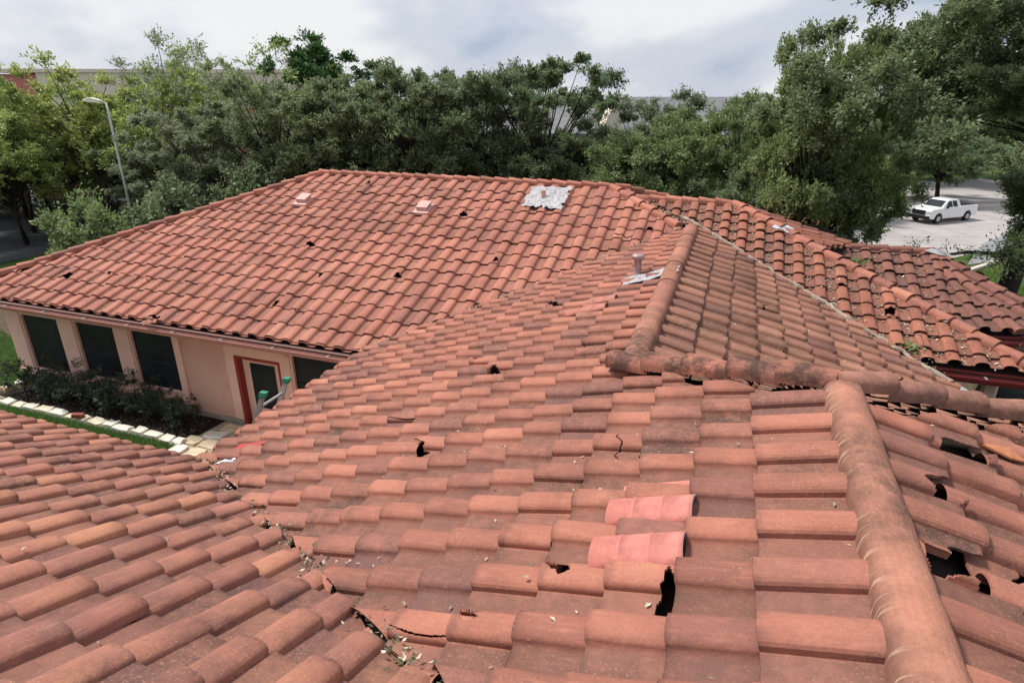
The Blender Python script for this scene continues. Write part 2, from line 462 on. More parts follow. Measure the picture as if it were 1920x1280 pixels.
def holes(R, lst):
    d = {}
    for it in lst:
        x, y, kind = it[0], it[1], it[2]
        p = it[3:] if len(it) > 3 else ()
        c = R.cell(x, y)
        if kind == 'missing': d[c] = 'missing'; continue
        a, b = R.st(x, y)
        fx = (a - R.s0) / R.w - c[0]; fu = (c[1] * R.eh + R.t0 - b) / (R.eh + .06)
        rx, ry = p if p else (.2, .2)
        d[c] = (kind, fx, fu, rx, ry)
    return d
def caps(name, P, Q, r, h, L, mat, parent, seed=0, wob=.010, nseg=12, rows=5, rough=.0, over=.05, taper=.86, lift=.03, skirt=.05, start=None, end_closed=True):
    """row of overlapping half round cap tiles from P down (or along) to Q; big open end points to Q"""
    rg = random.Random(seed); P = Vector(P); Q = Vector(Q); D = (Q - P); T = D.length; D.normalize()
    side = D.cross(Vector((0, 0, 1))).normalized(); up = side.cross(D).normalized()
    n = max(1, round(T / L)); L = T / n; acc = Acc()
    for i in range(n):
        rnd = (rg.random(), rg.random(), rg.random())
        p0 = P + D * (i * L - (over if i else 0)) + side * rg.uniform(-wob, wob) + up * rg.uniform(-wob * .4, wob * .6)
        p1 = P + D * ((i + 1) * L) + side * rg.uniform(-wob, wob) + up * rg.uniform(-wob * .4, wob * .8)
        vs = []; us = []; fs = []; sm = []; m = nseg + 3; wv = [rg.uniform(-1, 1) for _ in range(rows + 3)]
        for k in range(rows + 1):
            u = k / rows; c = p0.lerp(p1, u); sc = taper + (1 - taper) * u; lf = lift * u
            sc *= 1 + rg.uniform(-.012, .012) + wv[k] * rough
            ring = [(-1.02, -skirt / h)] + [(-cos(pi * q / nseg), sin(pi * q / nseg) ** .85 if 0 < q < nseg else 0) for q in range(nseg + 1)] + [(1.02, -skirt / h)]
            for q, (a, b) in enumerate(ring):
                vs.append(tuple(c + side * a * r * sc + up * (b * h * sc + lf))); us.append((q / m, 1 - u, 0))
        for k in range(rows):
            for q in range(m - 1):
                fs.append((k * m + q, k * m + q + 1, (k + 1) * m + q + 1, (k + 1) * m + q)); sm.append(True)
        k0 = len(vs)
        for q in range(m): vs.append(vs[rows * m + q]); us.append((q / m, 0, 0))
        c = p1
        for q in range(m):
            v = Vector(vs[rows * m + q]); vs.append(tuple(v + (c - up * .1 - v) * .11 - D * .004)); us.append((q / m, 0, 0))
        for q in range(m - 1): fs.append((k0 + q, k0 + q + 1, k0 + m + q + 1, k0 + m + q)); sm.append(False)
        # closed lower end of the last piece
        if i == n - 1 and end_closed or i == 0:
            kk = len(vs); base = rows * m if i == n - 1 else 0
            for q in range(m): vs.append(vs[base + q]); us.append((q / m, .02, 0))
            fs.append(tuple(range(kk, kk + m))); sm.append(False)
        acc.add(vs, fs, rnd, us, sm)
    o = acc.build(name, mat, parent)
    return o

# ------------------------------------------------------------------ the house
house = empty("tiled_house", (0, 0, 0), -AL)
tag(house, "peach stucco house under a worn terracotta tile roof with many hips and broken tiles", "house")
U = 2.5
def q_(u, v): return (v * U, u * U)     # fitted units -> plan metres (X east, Y north)
t3 = .33
zc = lambda z: CAM_Z + z * U
ze = -1 + t3 * (-2.2964 + .2981)
zb = ze + .3667 * (5.6952 - 3.3158)
RA = Roof(zc(-1 + t3 * .2981), t3, 0, .3633, .352, s0=-4.44 % .3633, t0=-.342, hb=.068, lift=.054)
# A faces west: down (-1,0); row dir = (0,-1)
RC = Roof(zc(-1 - t3 * .2981), -t3, 0, .35, .345, s0=.1, t0=-.26, hb=.060)
z3 = -1 + t3 * (.3577 + .2981)
RD = Roof(zc(z3 + t3 * .3577), -t3, 0, .3633, .40, s0=.12, t0=1.33, hb=.070)
RB = Roof(zc(ze - .3667 * 3.3158), 0, .3667, .37, .385, s0=.0, t0=-13.72, hb=.056, lift=.029)
RF = Roof(zc(ze + .5224 * 1.9068), 0, -.5224, .3767, .362, s0=-.10, t0=2.33, hb=.058, lift=.052)
RI = Roof(zc(-1 - t3 * 5.288), 0, t3, .34, .335, s0=.12, t0=-12.69, hb=.066)
RH = Roof(zc(zb - t3 * 1.0782), -t3, 0, .35, .36, hb=.075)
REI = Roof(zc(-.882), -t3, 0, .34, .335, hb=.08)
tE = .5
RE = Roof(zc(z3 + tE * 1.7756), 0, -tE, .3633, .37, hb=.075)
RJ = Roof(zc(-1.2 - t3 * 5.73), 0, t3, .36, .36, s0=.05, t0=-14.2, hb=.066)

Ap = q_(1.7756, .3577); R1n = q_(2.209, -.2981); R1f = q_(5.11, -.2981)
P1 = q_(1.9068, -2.2964); P2 = q_(3.3158, -2.2964)
# A
A1 = [P1, P2, R1f, q_(2.209, -.2981), q_(.6445, -.2981)]
A2 = [q_(.6445, -.2981), R1n, Ap, q_(-.6, .3577), q_(.231, .3577)]
A2 = [q_(.6445, -.2981), q_(2.13, -.2981), q_(1.70, .3577), q_(.231, .3577)]
brA = holes(RA, [(-2.44, 4.22, 'hole', .25, .34), (-2.43, 5.96, 'hole', .34, .34), (-2.74, 6.56, 'hole', .2, .3), (-.4, 3.95, 'hole', .22, .3),
    (-.06, 2.38, 'hole', .40, .11), (-2.39, 8.6, 'hole', .2, .22), (-1.01, 2.21, 'hole', .14, .2), (-.53, 3.91, 'snap', .1, .016),
    (-.72, 2.9, 'snap', .1, .014), (-.62, 2.58, 'hole', .2, .16), (-1.11, 1.99, 'snap', .1, .016), (-1.2, 2.1, 'crack', .1, .1), (-1.4, 6.3, 'snap', .1, .012), (-3.0, 5.0, 'crack', .1, .1)])
accA = Acc()
def hueA(a, b, r):
    x = b
    return (min(1, max(0, r[0] * .8 + .12)), r[1], r[2])
tiles(accA, RA, [A1, A2], ragged={(0, 4), (0, 1), (1, 3)}, nb=12, npn=5, rows=3, breaks=brA, seed=1, hue=hueA, rowlen={0: .62}, skip=(-1,))
accA.build("roof_slope", M_A, house)
deck(RA, [A1, A2], "roof_deck", house)
# B
cornerL = q_(3.3158, -6.581); Bl = q_(5.6952, -4.2016); Br = q_(5.6952, -1.0782); Hj = q_(5.108, -.426)
B1 = [cornerL, P2, q_(5.05, -.36), Br, Bl]
brB = holes(RB, [(-8.72, 11.12, 'hole', 0.25, 0.25), (-7.79, 10.22, 'hole', 0.25, 0.22), (-5.69, 12.71, 'hole', 0.22, 0.22), (-5.19, 12.99, 'hole', 0.12, 0.12), (-5.04, 11.81, 'hole', 0.10, 0.14),
    (-4.33, 11.15, 'hole', 0.14, 0.18), (-6.12, 10.4, 'hole', 0.18, 0.18), (-8.81, 13.78, 'hole', 0.18, 0.14), (-8.19, 9.23, 'hole', 0.22, 0.22), (-7.75, 9.07, 'snap', .2, .025),
    (-12.91, 9.47, 'hole', 0.25, 0.22), (-13.88, 9.17, 'hole', 0.22, 0.29), (-15.36, 9.24, 'hole', 0.22, 0.29), (-10.48, 8.37, 'hole', .28, .25), (-6.74, 9.55, 'crack', .2, .1), (-1.56, 12.64, 'hole', 0.22, 0.22),
    (-12.0, 9.3, 'crack', .2, .1), (-11.6, 9.4, 'snap', .2, .02), (-6.0, 10.9, 'snap', .2, .02), (-2.6, 12.9, 'crack', .1, .1), (-1.9, 12.3, 'snap', .1, .05)])
accB = Acc()
tiles(accB, RB, [B1], ragged={(0, 1)}, nb=8, npn=3, rows=1, breaks=brB, seed=2, jit=.9, rowlen={0: .56}, skip=(-1,))
accB.build("roof_slope", M_B, house); deck(RB, [B1], "roof_deck", house)
# west and north sides of that wing
RW = Roof(zc(zb) - .3667 * (-4.2016 * U), .3667, 0, .37, .385, hb=.078)
Bbl = q_(8.0746, -6.581); accW = Acc(); tiles(accW, RW, [[cornerL, Bl, Bbl]], seed=31, nb=6, npn=2); accW.build("roof_slope", M_B, house); deck(RW, [[cornerL, Bl, Bbl]], "roof_deck", house)
RNn = Roof(zc(zb) + .3667 * 5.6952 * U, 0, -.3667, .37, .385, hb=.078)
Bbr = q_(8.0746, 1.3); accN = Acc(); pN = [[Bbl, Bl, Br, Bbr]]; tiles(accN, RNn, pN, seed=32, nb=6, npn=2); accN.build("roof_slope", M_B, house); deck(RNn, pN, "roof_deck", house)
# H east end strip
kz = lambda v: 4.861 - v
pH = [[Br, Hj, q_(5.29, -.42), q_(5.68, -.81), q_(5.9, -1.0)]]
accH = Acc(); tiles(accH, RH, pH, ragged={(0, 2)}, nb=6, npn=2, seed=3); accH.build("roof_slope", M_B, house); deck(RH, pH, "roof_deck", house)
# C
kC = 1.75
pC1 = [R1n, q_(5.289, -.2981), q_(3.433, 1.558)]
brC = holes(RC, [(1.11, 8.69, 'hole', .24, .22), (2.13, 10.02, 'hole', .2, .25), (2.3, 8.6, 'snap', .2, .04), (0.6, 9.5, 'snap', .1, .04)])
accC = Acc(); tiles(accC, RC, [pC1], ragged={(0, 1)}, nb=8, npn=3, rows=1, breaks=brC, seed=4, rowlen={0: .5}, skip=(-1,))
accC.build("roof_slope", M_C, house); deck(RC, [pC1], "roof_deck", house)
# D and E of the taller block
Dn = q_(3.47, 3.0)
pD = [[q_(-.6, .3577), q_(1.70, .40), q_(3.40, 3.03), q_(-.6, 3.03)]]
brD = holes(RD, [(1.83, 4.6, 'hole', .4, .5), (1.54, 4.2, 'hole', .42, .5), (1.33, 3.67, 'hole', .38, .42), (1.28, 2.97, 'hole', .46, .55), (1.5, 2.8, 'snap', .2, .06), (2.1, 4.5, 'snap', .1, .05), (2.6, 4.2, 'crack', .1, .1)])
brD = {k: (v if v[0] != 'hole' else ('hole', .32, v[2], v[3], v[4])) for k, v in brD.items()}
accD = Acc(); tiles(accD, RD, pD, nb=12, npn=5, rows=3, breaks=brD, seed=5)
accD.build("roof_slope", M_A, house); deck(RD, pD, "roof_deck", house)
pE = [[Ap, R1n, q_(3.433, 1.558), Dn]]
accE = Acc(); tiles(accE, RE, pE, seed=6, nb=6, npn=2); accE.build("roof_slope", M_C, house); deck(RE, pE, "roof_deck", house)
# F
pF = [[q_(1.868, -2.235), q_(-.55, -2.2964 + (1.9068 + .55) * .5224 / t3), q_(-.55, -6.2), q_(1.868, -6.2)]]
def hueF(a, b, r):
    s = .5 + .5 * sin(a * 1.3 + b * .9) * cos(b * .8 - a * .4)
    return (min(1, max(0, .08 + r[0] * .42 + s * .45)), r[1], max(0, r[2] - .0) if r[2] < .82 else r[2])
accF = Acc(); tiles(accF, RF, pF, ragged={(0, 0)}, nb=12, npn=5, rows=3, seed=8, hue=hueF)
accF.build("roof_slope", M_F, house); deck(RF, pF, "roof_deck", house)
# I and its east end
pI = [[q_(5.655, -.794), q_(3.911, 1.08), q_(3.911, 1.737), q_(5.655, -.008)]]
brI = holes(RI, [(2.55, 10.84, 'hole', .3, .3), (1.92, 11.39, 'hole', .3, .2), (2.9, 10.2, 'crack', .1, .1)])
accI = Acc(); tiles(accI, RI, pI, ragged={(0, 0)}, nb=10, npn=4, rows=1, breaks=brI, seed=9, rowlen={-3: .47}, skip=(-4,))
accI.build("roof_slope", M_I, house); deck(RI, pI, "roof_deck", house)
pEI = [[q_(5.655, -.008), q_(5.02, .627), q_(5.744, .95)]]
accEI = Acc(); tiles(accEI, REI, pEI, seed=10, nb=6, npn=2); accEI.build("roof_slope", M_I, house); deck(REI, pEI, "roof_deck", house)
RIn = Roof(zc(-.879 + t3 * 5.655), 0, -t3, .35, .36, hb=.075)
pIn = [[q_(5.655, -.794), q_(5.655, -.008), q_(6.6, .94), q_(6.6, -.794)]]
accIn = Acc(); tiles(accIn, RIn, pIn, seed=33, nb=5, npn=2); accIn.build("roof_slope", M_I, house); deck(RIn, pIn, "roof_deck", house)
# J, a many sided bay
apx = (5.73, 1.556)
pJ = [[q_(5.73, .93), q_(5.73, 1.556), q_(4.76, 1.506), q_(4.76, .90), q_(5.0, .66)]]
accJ = Acc(); tiles(accJ, RJ, pJ, nb=8, npn=3, seed=11); accJ.build("roof_slope", M_J, house); deck(RJ, pJ, "roof_deck", house)
ang = [-3, 22, 47, 150]
zap, zev = zc(-1.2), zc(-1.515)
def hip_end(a, L_=.98):
    if a > 100: L_ = .32
    return q_(apx[0] - L_ * cos(radians(a)), apx[1] + L_ * sin(radians(a)))
apq = q_(*apx)
for k in range(len(ang) - 1):
    a_, b_ = hip_end(ang[k]), hip_end(ang[k + 1])
    # plane through apex and the two eave ends
    v1 = Vector((a_[0] - apq[0], a_[1] - apq[1], zev - zap)); v2 = Vector((b_[0] - apq[0], b_[1] - apq[1], zev - zap)); nn = v1.cross(v2)
    if nn.z < 0: nn = -nn
    gx, gy = -nn.x / nn.z, -nn.y / nn.z
    Rk = Roof(zap - gx * apq[0] - gy * apq[1], gx, gy, .34, .36, s0=.1 * k, t0=.07, hb=.08)
    acck = Acc(); tiles(acck, Rk, [[apq, a_, b_]], nb=7, npn=2, seed=12 + k); acck.build("roof_slope", M_J, house); deck(Rk, [[apq, a_, b_]], "roof_deck", house)

def p3(u, v, z, dz=0): return (v * U, u * U, zc(z) + dz)
zR1 = -1
caps("ridge_cap", p3(5.06, -.2981, -1, .03), p3(2.14, -.2981, -1, .02), .135, .112, 1.1, M_R3, house, seed=1, taper=.99, wob=.006, lift=.004, over=.02, skirt=.07, nseg=16, rows=10, rough=.02)
caps("ridge_cap", p3(1.775, .352, z3, .005), p3(-.6, .340, z3, .015), .130, .112, 7.0, M_R3, house, seed=2, taper=.985, wob=.006, lift=.004, skirt=.075, nseg=20, rows=70, rough=.022, over=.02)
caps("hip_cap", p3(1.80, .35, z3, .06), p3(2.19, -.36, -1, .055), .120, .108, .46, M_CAPD, house, seed=3, wob=.016, skirt=.03, lift=.05, rough=.035, taper=.82)
caps("hip_cap", p3(1.78, .33, z3, .075), p3(3.47, 3.0, z3 - t3 * 2.642, .075), .106, .10, .46, M_CAPR, house, seed=4, wob=.016, skirt=.03, lift=.045, rough=.03, taper=.84)
caps("ridge_cap", p3(5.6952, -1.06, zb, .03), p3(5.6952, -4.22, zb, .03), .10, .075, .36, M_CAPB, house, seed=5)
caps("hip_cap", p3(5.70, -4.19, zb, .04), p3(3.30, -6.60, ze, .04), .10, .08, .37, M_CAPB, house, seed=6)
caps("hip_cap", p3(5.70, -1.085, zb, .03), p3(5.10, -.40, -1, .03), .10, .08, .37, M_CAPB, house, seed=7)
caps("hip_cap", p3(5.72, -1.05, zb, .03), p3(6.6, -.07, zb - .33 * .95, .03), .10, .08, .37, M_CAPB, house, seed=8)
caps("ridge_cap", p3(5.655, -.02, -.879, .035), p3(5.655, -.86, -.879, .035), .10, .08, .36, M_CAPB, house, seed=9)
caps("hip_cap", p3(5.665, -.012, -.879, .04), p3(3.90, 1.747, -1.457, .04), .105, .085, .355, M_CAPB, house, seed=10)
caps("hip_cap", p3(5.665, -.02, -.879, .03), p3(5.83, .96, -1.20, .03), .09, .075, .36, M_CAPJ, house, seed=11)
caps("ridge_cap", p3(5.73, .90, -1.2, .04), p3(5.73, 1.56, -1.2, .04), .10, .08, .38, M_CAPJ, house, seed=12)
for k, a_ in enumerate(ang[:3]):
    e_ = hip_end(a_); caps("hip_cap", (apq[0], apq[1], zap + .03), (e_[0], e_[1], zev + .03), .095, .075, .36, M_CAPJ, house, seed=20 + k)
# apex flashing of the bay
mb = MB(); mb.add([(apq[0] - .2, apq[1] + .1, zap + .09), (apq[0] - .18, apq[1] - .14, zap + .10), (apq[0] + .08, apq[1] - .26, zap + .06), (apq[0] + .34, apq[1] - .12, zap + .02), (apq[0] + .3, apq[1] + .2, zap + .03), (apq[0], apq[1], zap + .155)],
    [(0, 1, 5), (1, 2, 5), (2, 3, 5), (3, 4, 5), (4, 0, 5)])
mb.build("apex_flashing", M_FLASH, house)
# valley flashing strips
def strip(name, pts, wd, mat, dz=-.01, thick=.004):
    mb = MB(); pts = [Vector(p) for p in pts]
    for i in range(len(pts) - 1):
        a, b = pts[i], pts[i + 1]; d = (b - a).normalized(); sd_ = d.cross(Vector((0, 0, 1))).normalized() * wd
        lo = Vector((0, 0, dz)); hi = Vector((0, 0, dz + wd * t3 * .8))
        mb.add([a - sd_ + hi, a + lo, a + sd_ + hi, b - sd_ + hi, b + lo, b + sd_ + hi], [(0, 1, 4, 3), (1, 2, 5, 4)])
    return mb.build(name, mat, house)
strip("valley_flashing", [p3(1.9068, -2.2964, ze), p3(.231, .3577, z3)], .13, simple("rusted valley metal", (.10, .075, .06), .7, .5, 7, .4, .3, .3), -.03)
strip("valley_flashing", [p3(3.3158, -2.2964, ze), p3(5.11, -.2981, -1)], .14, M_FLASH, -.03)
strip("valley_flashing", [p3(5.66, -.80, -.879), p3(5.287, -.43, -1), p3(5.289, -.2981, -1), p3(3.911, 1.08, -1.455), p3(3.6, 1.39, -1.55)], .15, M_FLASH, -.02)
# pale mortar line along the east valley
mb = MB(); rg = random.Random(5)
a, b = Vector(p3(5.60, -.66, -.96, .0)), Vector(p3(5.30, -.31, -.985, .0)); c = Vector(p3(3.7, 1.29, -1.515, .0))
pts_ = []; rs_ = []
for (s_, e_, n) in ((a, b, 10), (b, c, 60)):
    for i in range(n):
        pts_.append(s_.lerp(e_, i / n) + Vector((rg.uniform(-.05, .03) - .02, rg.uniform(-.04, .03) - .02, .055 + rg.uniform(0, .02)))); rs_.append(rg.choice((.012, .022, .036, .045, .028)))
mb.tube(pts_, rs_, 7)
mb.build("valley_mortar", M_MORTAR, house)

# ---- walls
WY = 8.915
def wall_with_openings(x0, x1, z0, z1, y, th, ops, name, mat):
    mb = MB(); xs = sorted(set([x0, x1] + [o[0] for o in ops] + [o[1] for o in ops]))
    for xa, xb in zip(xs[:-1], xs[1:]):
        o = [k for k in ops if k[0] <= xa + 1e-6 and k[1] >= xb - 1e-6]
        if not o: mb.box(xa, xb, y, y + th, z0, z1)
        else:
            o = o[0]
            if o[2] > z0: mb.box(xa, xb, y, y + th, z0, o[2])
            if o[3] < z1: mb.box(xa, xb, y, y + th, o[3], z1)
    return mb.build(name, mat, house)
WINS = [(-15.45, -14.18, .34, 1.80), (-13.70, -12.44, .40, 1.82), (-12.03, -10.76, .44, 1.83), (-7.80, -6.56, .55, 1.90), (-6.46, -5.3, .55, 1.90)]
DOOR = (-9.20, -8.06, 0.05, 1.60)
wall_with_openings(-15.93, -4.9, .12, 2.12, WY, .22, WINS + [DOOR], "wall", M_STUCCO)
mb = MB(); mb.box(-15.95, -9.2, WY - .03, WY + .2, -.3, .12); mb.box(-8.06, -4.9, WY - .03, WY + .2, -.3, .12); mb.build("footing", M_FOUND, house)
mb = MB()   # raised smooth surround of the three grouped windows
mb.box(-15.93, -15.452, WY - .035, WY - .002, .20, 2.1); mb.box(-14.178, -13.702, WY - .035, WY - .002, .20, 2.0); mb.box(-12.438, -12.032, WY - .035, WY - .002, .20, 2.0)
mb.box(-10.758, -10.60, WY - .035, WY - .002, .20, 2.1); mb.box(-15.93, -10.60, WY - .036, WY - .001, 1.84, 2.11)
mb.box(-15.93, -10.52, WY - .07, WY - .001, .24, .338)
mb.build("window_surround", M_TRIM, house, bevel=.006)
mb = MB(); mb.box(-9.42, -9.203, WY - .02, WY - .002, 0.1, 1.76); mb.box(-9.42, -7.9, WY - .021, WY - .002, 1.61, 1.80); mb.box(-8.057, -7.81, WY - .02, WY - .002, .1, 1.76); mb.build("door_surround", M_TRIM, house, bevel=.004)
for i, (xa, xb, za, zb_) in enumerate(WINS):
    mb = MB(); f = .045
    mb.box(xa, xa + f, WY - .01, WY + .10, za, zb_); mb.box(xb - f, xb, WY - .01, WY + .10, za, zb_); mb.box(xa + f, xb - f, WY - .01, WY + .10, za, za + f); mb.box(xa + f, xb - f, WY - .01, WY + .10, zb_ - f, zb_)
    wo = mb.build("window", M_TRIM, house, bevel=.003)
    mb = MB(); mb.box(xa + f, xb - f, WY + .05, WY + .06, za + f, zb_ - f); mb.build("screen", M_GLASS, wo)
    mb = MB(); mb.tube([(xa + f, WY + .035, za + (zb_ - za) * .48), (xb - f, WY + .035, za + (zb_ - za) * .48)], .010, 6)
    mb.build("meeting_rail", simple("dark rail", (.03, .03, .03), .6, .1), wo)
# door
mb = MB(); mb.box(-9.20, -9.13, WY - .012, WY + .22, .02, 1.60); mb.box(-8.12, -8.06, WY - .012, WY + .22, .02, 1.60); mb.box(-9.12, -8.12, WY - .012, WY + .22, 1.54, 1.60); mb.build("door_frame", M_TRIMRED, house)
mb = MB(); mb.box(-9.12, -8.12, WY + .12, WY + .17, .05, 1.54)
dr = mb.build("door", M_TRIM, house)
mb = MB(); mb.box(-8.93, -8.32, WY + .105, WY + .118, .42, 1.42); mb.build("door_glass", M_GLASS, dr)
mb = MB(); mb.tube([(-8.22, WY + .12, .78), (-8.22, WY + .05, .78), (-8.32, WY + .05, .78)], .012, 6); mb.build("door_handle", M_ALU, dr)
# other walls (mostly hidden below the eaves)
mb = MB()
mb.box(-15.93, -15.71, WY + .22, 19.5, 0, 2.12); mb.box(-15.93, 2.6, 19.5, 19.7, 0, 2.12)
mb.box(-5.12, -4.9, 4.17, WY, 0, 2.1); mb.box(-15.1, -5.12, 3.95, 4.17, 0, 2.1); mb.box(-15.1, -14.9, -1.3, 3.95, 0, 2.1)
mb.box(2.55, 2.75, 10.6, 19.5, 0, 2.3); mb.box(3.2, 3.4, 8.4, 10.3, 0, 2.1); mb.box(3.4, 6.9, 8.2, 8.4, 0, 2.1); mb.box(6.7, 6.9, -1.3, 8.2, 0, 2.1)
mb.build("outer_wall", M_STUCCO, house)
# gutters
def gutter(name, p, q, mat_out, wd=.11, h=.09, dz=-.10):
    p = Vector(p); q = Vector(q); d = (q - p).normalized(); out_ = d.cross(Vector((0, 0, 1))).normalized()
    root_mb = MB(); t_ = .006
    prof = [(0, 0), (0, -h), (wd * .75, -h), (wd, -h * .35), (wd, .0), (wd - .016, .0), (wd - .016, -h * .30), (wd * .72, -h + t_), (t_, -h + t_), (t_, 0)]
    root_mb.prism([p + out_ * a + Vector((0, 0, b + dz)) for a, b in prof], q - p)
    o = root_mb.build(name, mat_out, house)
    i_ = MB(); i_.prism([p + out_ * a + Vector((0, 0, b + dz)) for a, b in ((.008, -.052), (.008, -.058), (wd - .018, -.058), (wd - .018, -.052))], q - p); i_.build("gutter_bed", M_GUTIN, o)
    n = int((q - p).length / 1.1)
    for k in range(n):
        c = p + (q - p) * ((k + .5) / n) + Vector((0, 0, dz)); hg = MB(); hg.prism([c + Vector((0, 0, .004)), c + out_ * wd + Vector((0, 0, .004)), c + out_ * wd + Vector((0, 0, -.006)), c + Vector((0, 0, -.006))], d * .03)
        hg.build("hanger", M_FLASH, o)
    fb = MB(); fb.prism([p - out_ * .004 + Vector((0, 0, .06 + dz)), p - out_ * .004 + Vector((0, 0, -.11 + dz)), p - out_ * .03 + Vector((0, 0, -.11 + dz)), p - out_ * .03 + Vector((0, 0, .06 + dz))], q - p)
    fb.prism([p - out_ * .034 + Vector((0, 0, -.10 + dz)), p - out_ * .62 + Vector((0, 0, -.10 + dz)), p - out_ * .62 + Vector((0, 0, -.115 + dz)), p - out_ * .034 + Vector((0, 0, -.115 + dz))], q - p)
    fb.build("fascia", M_TRIM if mat_out is M_GUT else M_GUTRED, house)
    return o
zE = zc(ze)
gutter("gutter", (cornerL[0], cornerL[1], zE), (P2[0] - .06, P2[1], zE), M_GUT)
gutter("gutter", (-15.5, P1[1] - .02, zE), (P1[0] - .1, P1[1] - .02, zE), M_GUT) if False else None
mb = MB(); mb.box(-15.5, P1[0] + .1, P1[1] - .07, P1[1] - .035, zE - .05, zE + .012); mb.build("drip_edge", simple("cream drip edge", (.62, .55, .44), .6, .1), house)
mb = MB(); mb.box(-15.5, P1[0] - .12, P1[1] - .03, P1[1] - .005, zE - .2, zE - .03); mb.box(P2[0] + .005, P2[0] + .03, P1[1] + .1, P2[1] - .12, zE - .2, zE - .03); mb.build("fascia", M_TRIM, house)
gutter("gutter", (2.9, 3.911 * U, zc(-1.455)), (4.42, 3.911 * U, zc(-1.455)), M_GUTRED)
# porch posts under the two low eaves
for k, (x, y, zt) in enumerate(((3.9, 10.15, 2.75), (4.9, 12.6, 2.6))):
    mb = MB(); mb.box(x - .07, x + .07, y - .07, y + .07, 0, zt); mb.box(x - .11, x + .11, y - .11, y + .11, 0, .18); mb.box(x - .10, x + .10, y - .10, y + .10, zt - .14, zt); mb.build("porch_post", simple("post paint", (.60, .50, .42), .7, .12), house, bevel=.01)
he = [hip_end(a) for a in ang]
for a_, b_ in zip(he[:2], he[1:3]):
    gutter("gutter", (a_[0], a_[1], zev), (b_[0], b_[1], zev), M_GUTRED)

# ---- vents and flashings of the roof
def on(R, x, y, dz=0.): return Vector((x, y, R.z(x, y) + dz))
def vent_box(x, y, mat):
    mb = MB(); R = RB
    def pp(a, b, h): return on(R, x + a, y + b, h)
    mb.add([pp(-.19, -.2, .10), pp(.19, -.2, .10), pp(.19, .2, .10), pp(-.19, .2, .10), pp(-.19, -.2, .05), pp(.19, -.2, .05), pp(.19, .2, .05), pp(-.19, .2, .05)], [(0, 1, 2, 3), (4, 5, 1, 0), (5, 6, 2, 1), (7, 4, 0, 3)])
    mb.add([pp(-.14, -.13, .19), pp(.14, -.13, .19), pp(.14, .16, .19), pp(-.14, .16, .19), pp(-.12, -.11, .10), pp(.12, -.11, .10), pp(.12, .14, .10), pp(-.12, .14, .10)], [(0, 1, 2, 3), (4, 5, 1, 0), (5, 6, 2, 1), (7, 4, 0, 3), (6, 7, 3, 2)])
    o = mb.build("roof_vent", mat, house)
    return o
M_VENT = simple("faded pink vent", (.60, .36, .32), .6, .15, 9, .2)
vent_box(-10.03, 12.75, M_VENT); vent_box(-6.72, 12.74, M_VENT)
def crumple_sheet(name, R, x, y, wx, wy, mat, hgt=.10, amp=.022, n=16, seed=0, rag=.04, rot=0):
    rg = random.Random(seed); vs = []; fs = []
    for j in range(n + 1):
        for i in range(n + 1):
            a = (i / n - .5) * wx; b = (j / n - .5) * wy
            if i in (0, n): a += rg.uniform(-rag, rag)
            if j in (0, n): b += rg.uniform(-rag, rag)
            a, b = a * cos(rot) - b * sin(rot), a * sin(rot) + b * cos(rot)
            vs.append(tuple(on(R, x + a, y + b, hgt + rg.uniform(-amp, amp))))
    for j in range(n):
        for i in range(n): fs.append((j * (n + 1) + i, j * (n + 1) + i + 1, (j + 1) * (n + 1) + i + 1, (j + 1) * (n + 1) + i))
    mb = MB(); mb.add(vs, fs); return mb.build(name, mat, house)
crumple_sheet("silver_flashing", RB, -4.0, 13.50, .92, .86, M_SILVER, .115, .03, 16, 1)
mb = MB(); mb.tube([on(RB, -4.08, 13.5, .1), on(RB, -4.08, 13.5, .25)], .055, 12)
mb.build("vent_pipe", M_VENT, house, smooth=False)
def lathe(cx, cy, z0, prof, n=20):
    mb = MB(); vs = []; fs = []
    for (r, z) in prof:
        for k in range(n): vs.append((cx + r * cos(2 * pi * k / n), cy + r * sin(2 * pi * k / n), z0 + z))
    for j in range(len(prof) - 1):
        for k in range(n): fs.append((j * n + k, j * n + (k + 1) % n, (j + 1) * n + (k + 1) % n, (j + 1) * n + k))
    fs.append(tuple((len(prof) - 1) * n + k for k in range(n))); mb.add(vs, fs); return mb
px_, py_ = -1.29, 9.36; zt_ = RA.z(px_, py_)
pipe = lathe(px_, py_, zt_, [(.075, .06), (.072, .10), (.060, .12), (.056, .34), (.07, .345), (.098, .355), (.10, .39), (.08, .41), (.04, .42)])
vp = pipe.build("vent_pipe", simple("pipe sleeve", (.42, .27, .25), .45, .25, 14, .2, .5, .25), house, smooth=True)
crumple_sheet("silver_flashing", RA, -1.05, 9.08, .78, .50, M_SILVER, .10, .012, 10, 2, .03, rot=.05)
crumple_sheet("torn_flashing", RI, .97, 13.12, .34, .20, simple("bluish torn flashing", (.50, .56, .66), .4, .2, 12, .3, .5, .3), .12, .012, 5, 4, .02, rot=-.6)
crumple_sheet("torn_flashing", RA, -5.12, 4.62, .26, .24, simple("pale blue torn flashing", (.50, .53, .60), .4, .2, 12, .3, .5, .3), .05, .012, 5, 5, .03)
crumple_sheet("torn_flashing", RA, -5.02, 4.86, .42, .12, simple("red painted flashing", (.42, .06, .055), .6, .2, 12, .3), .09, .008, 5, 6, .01)


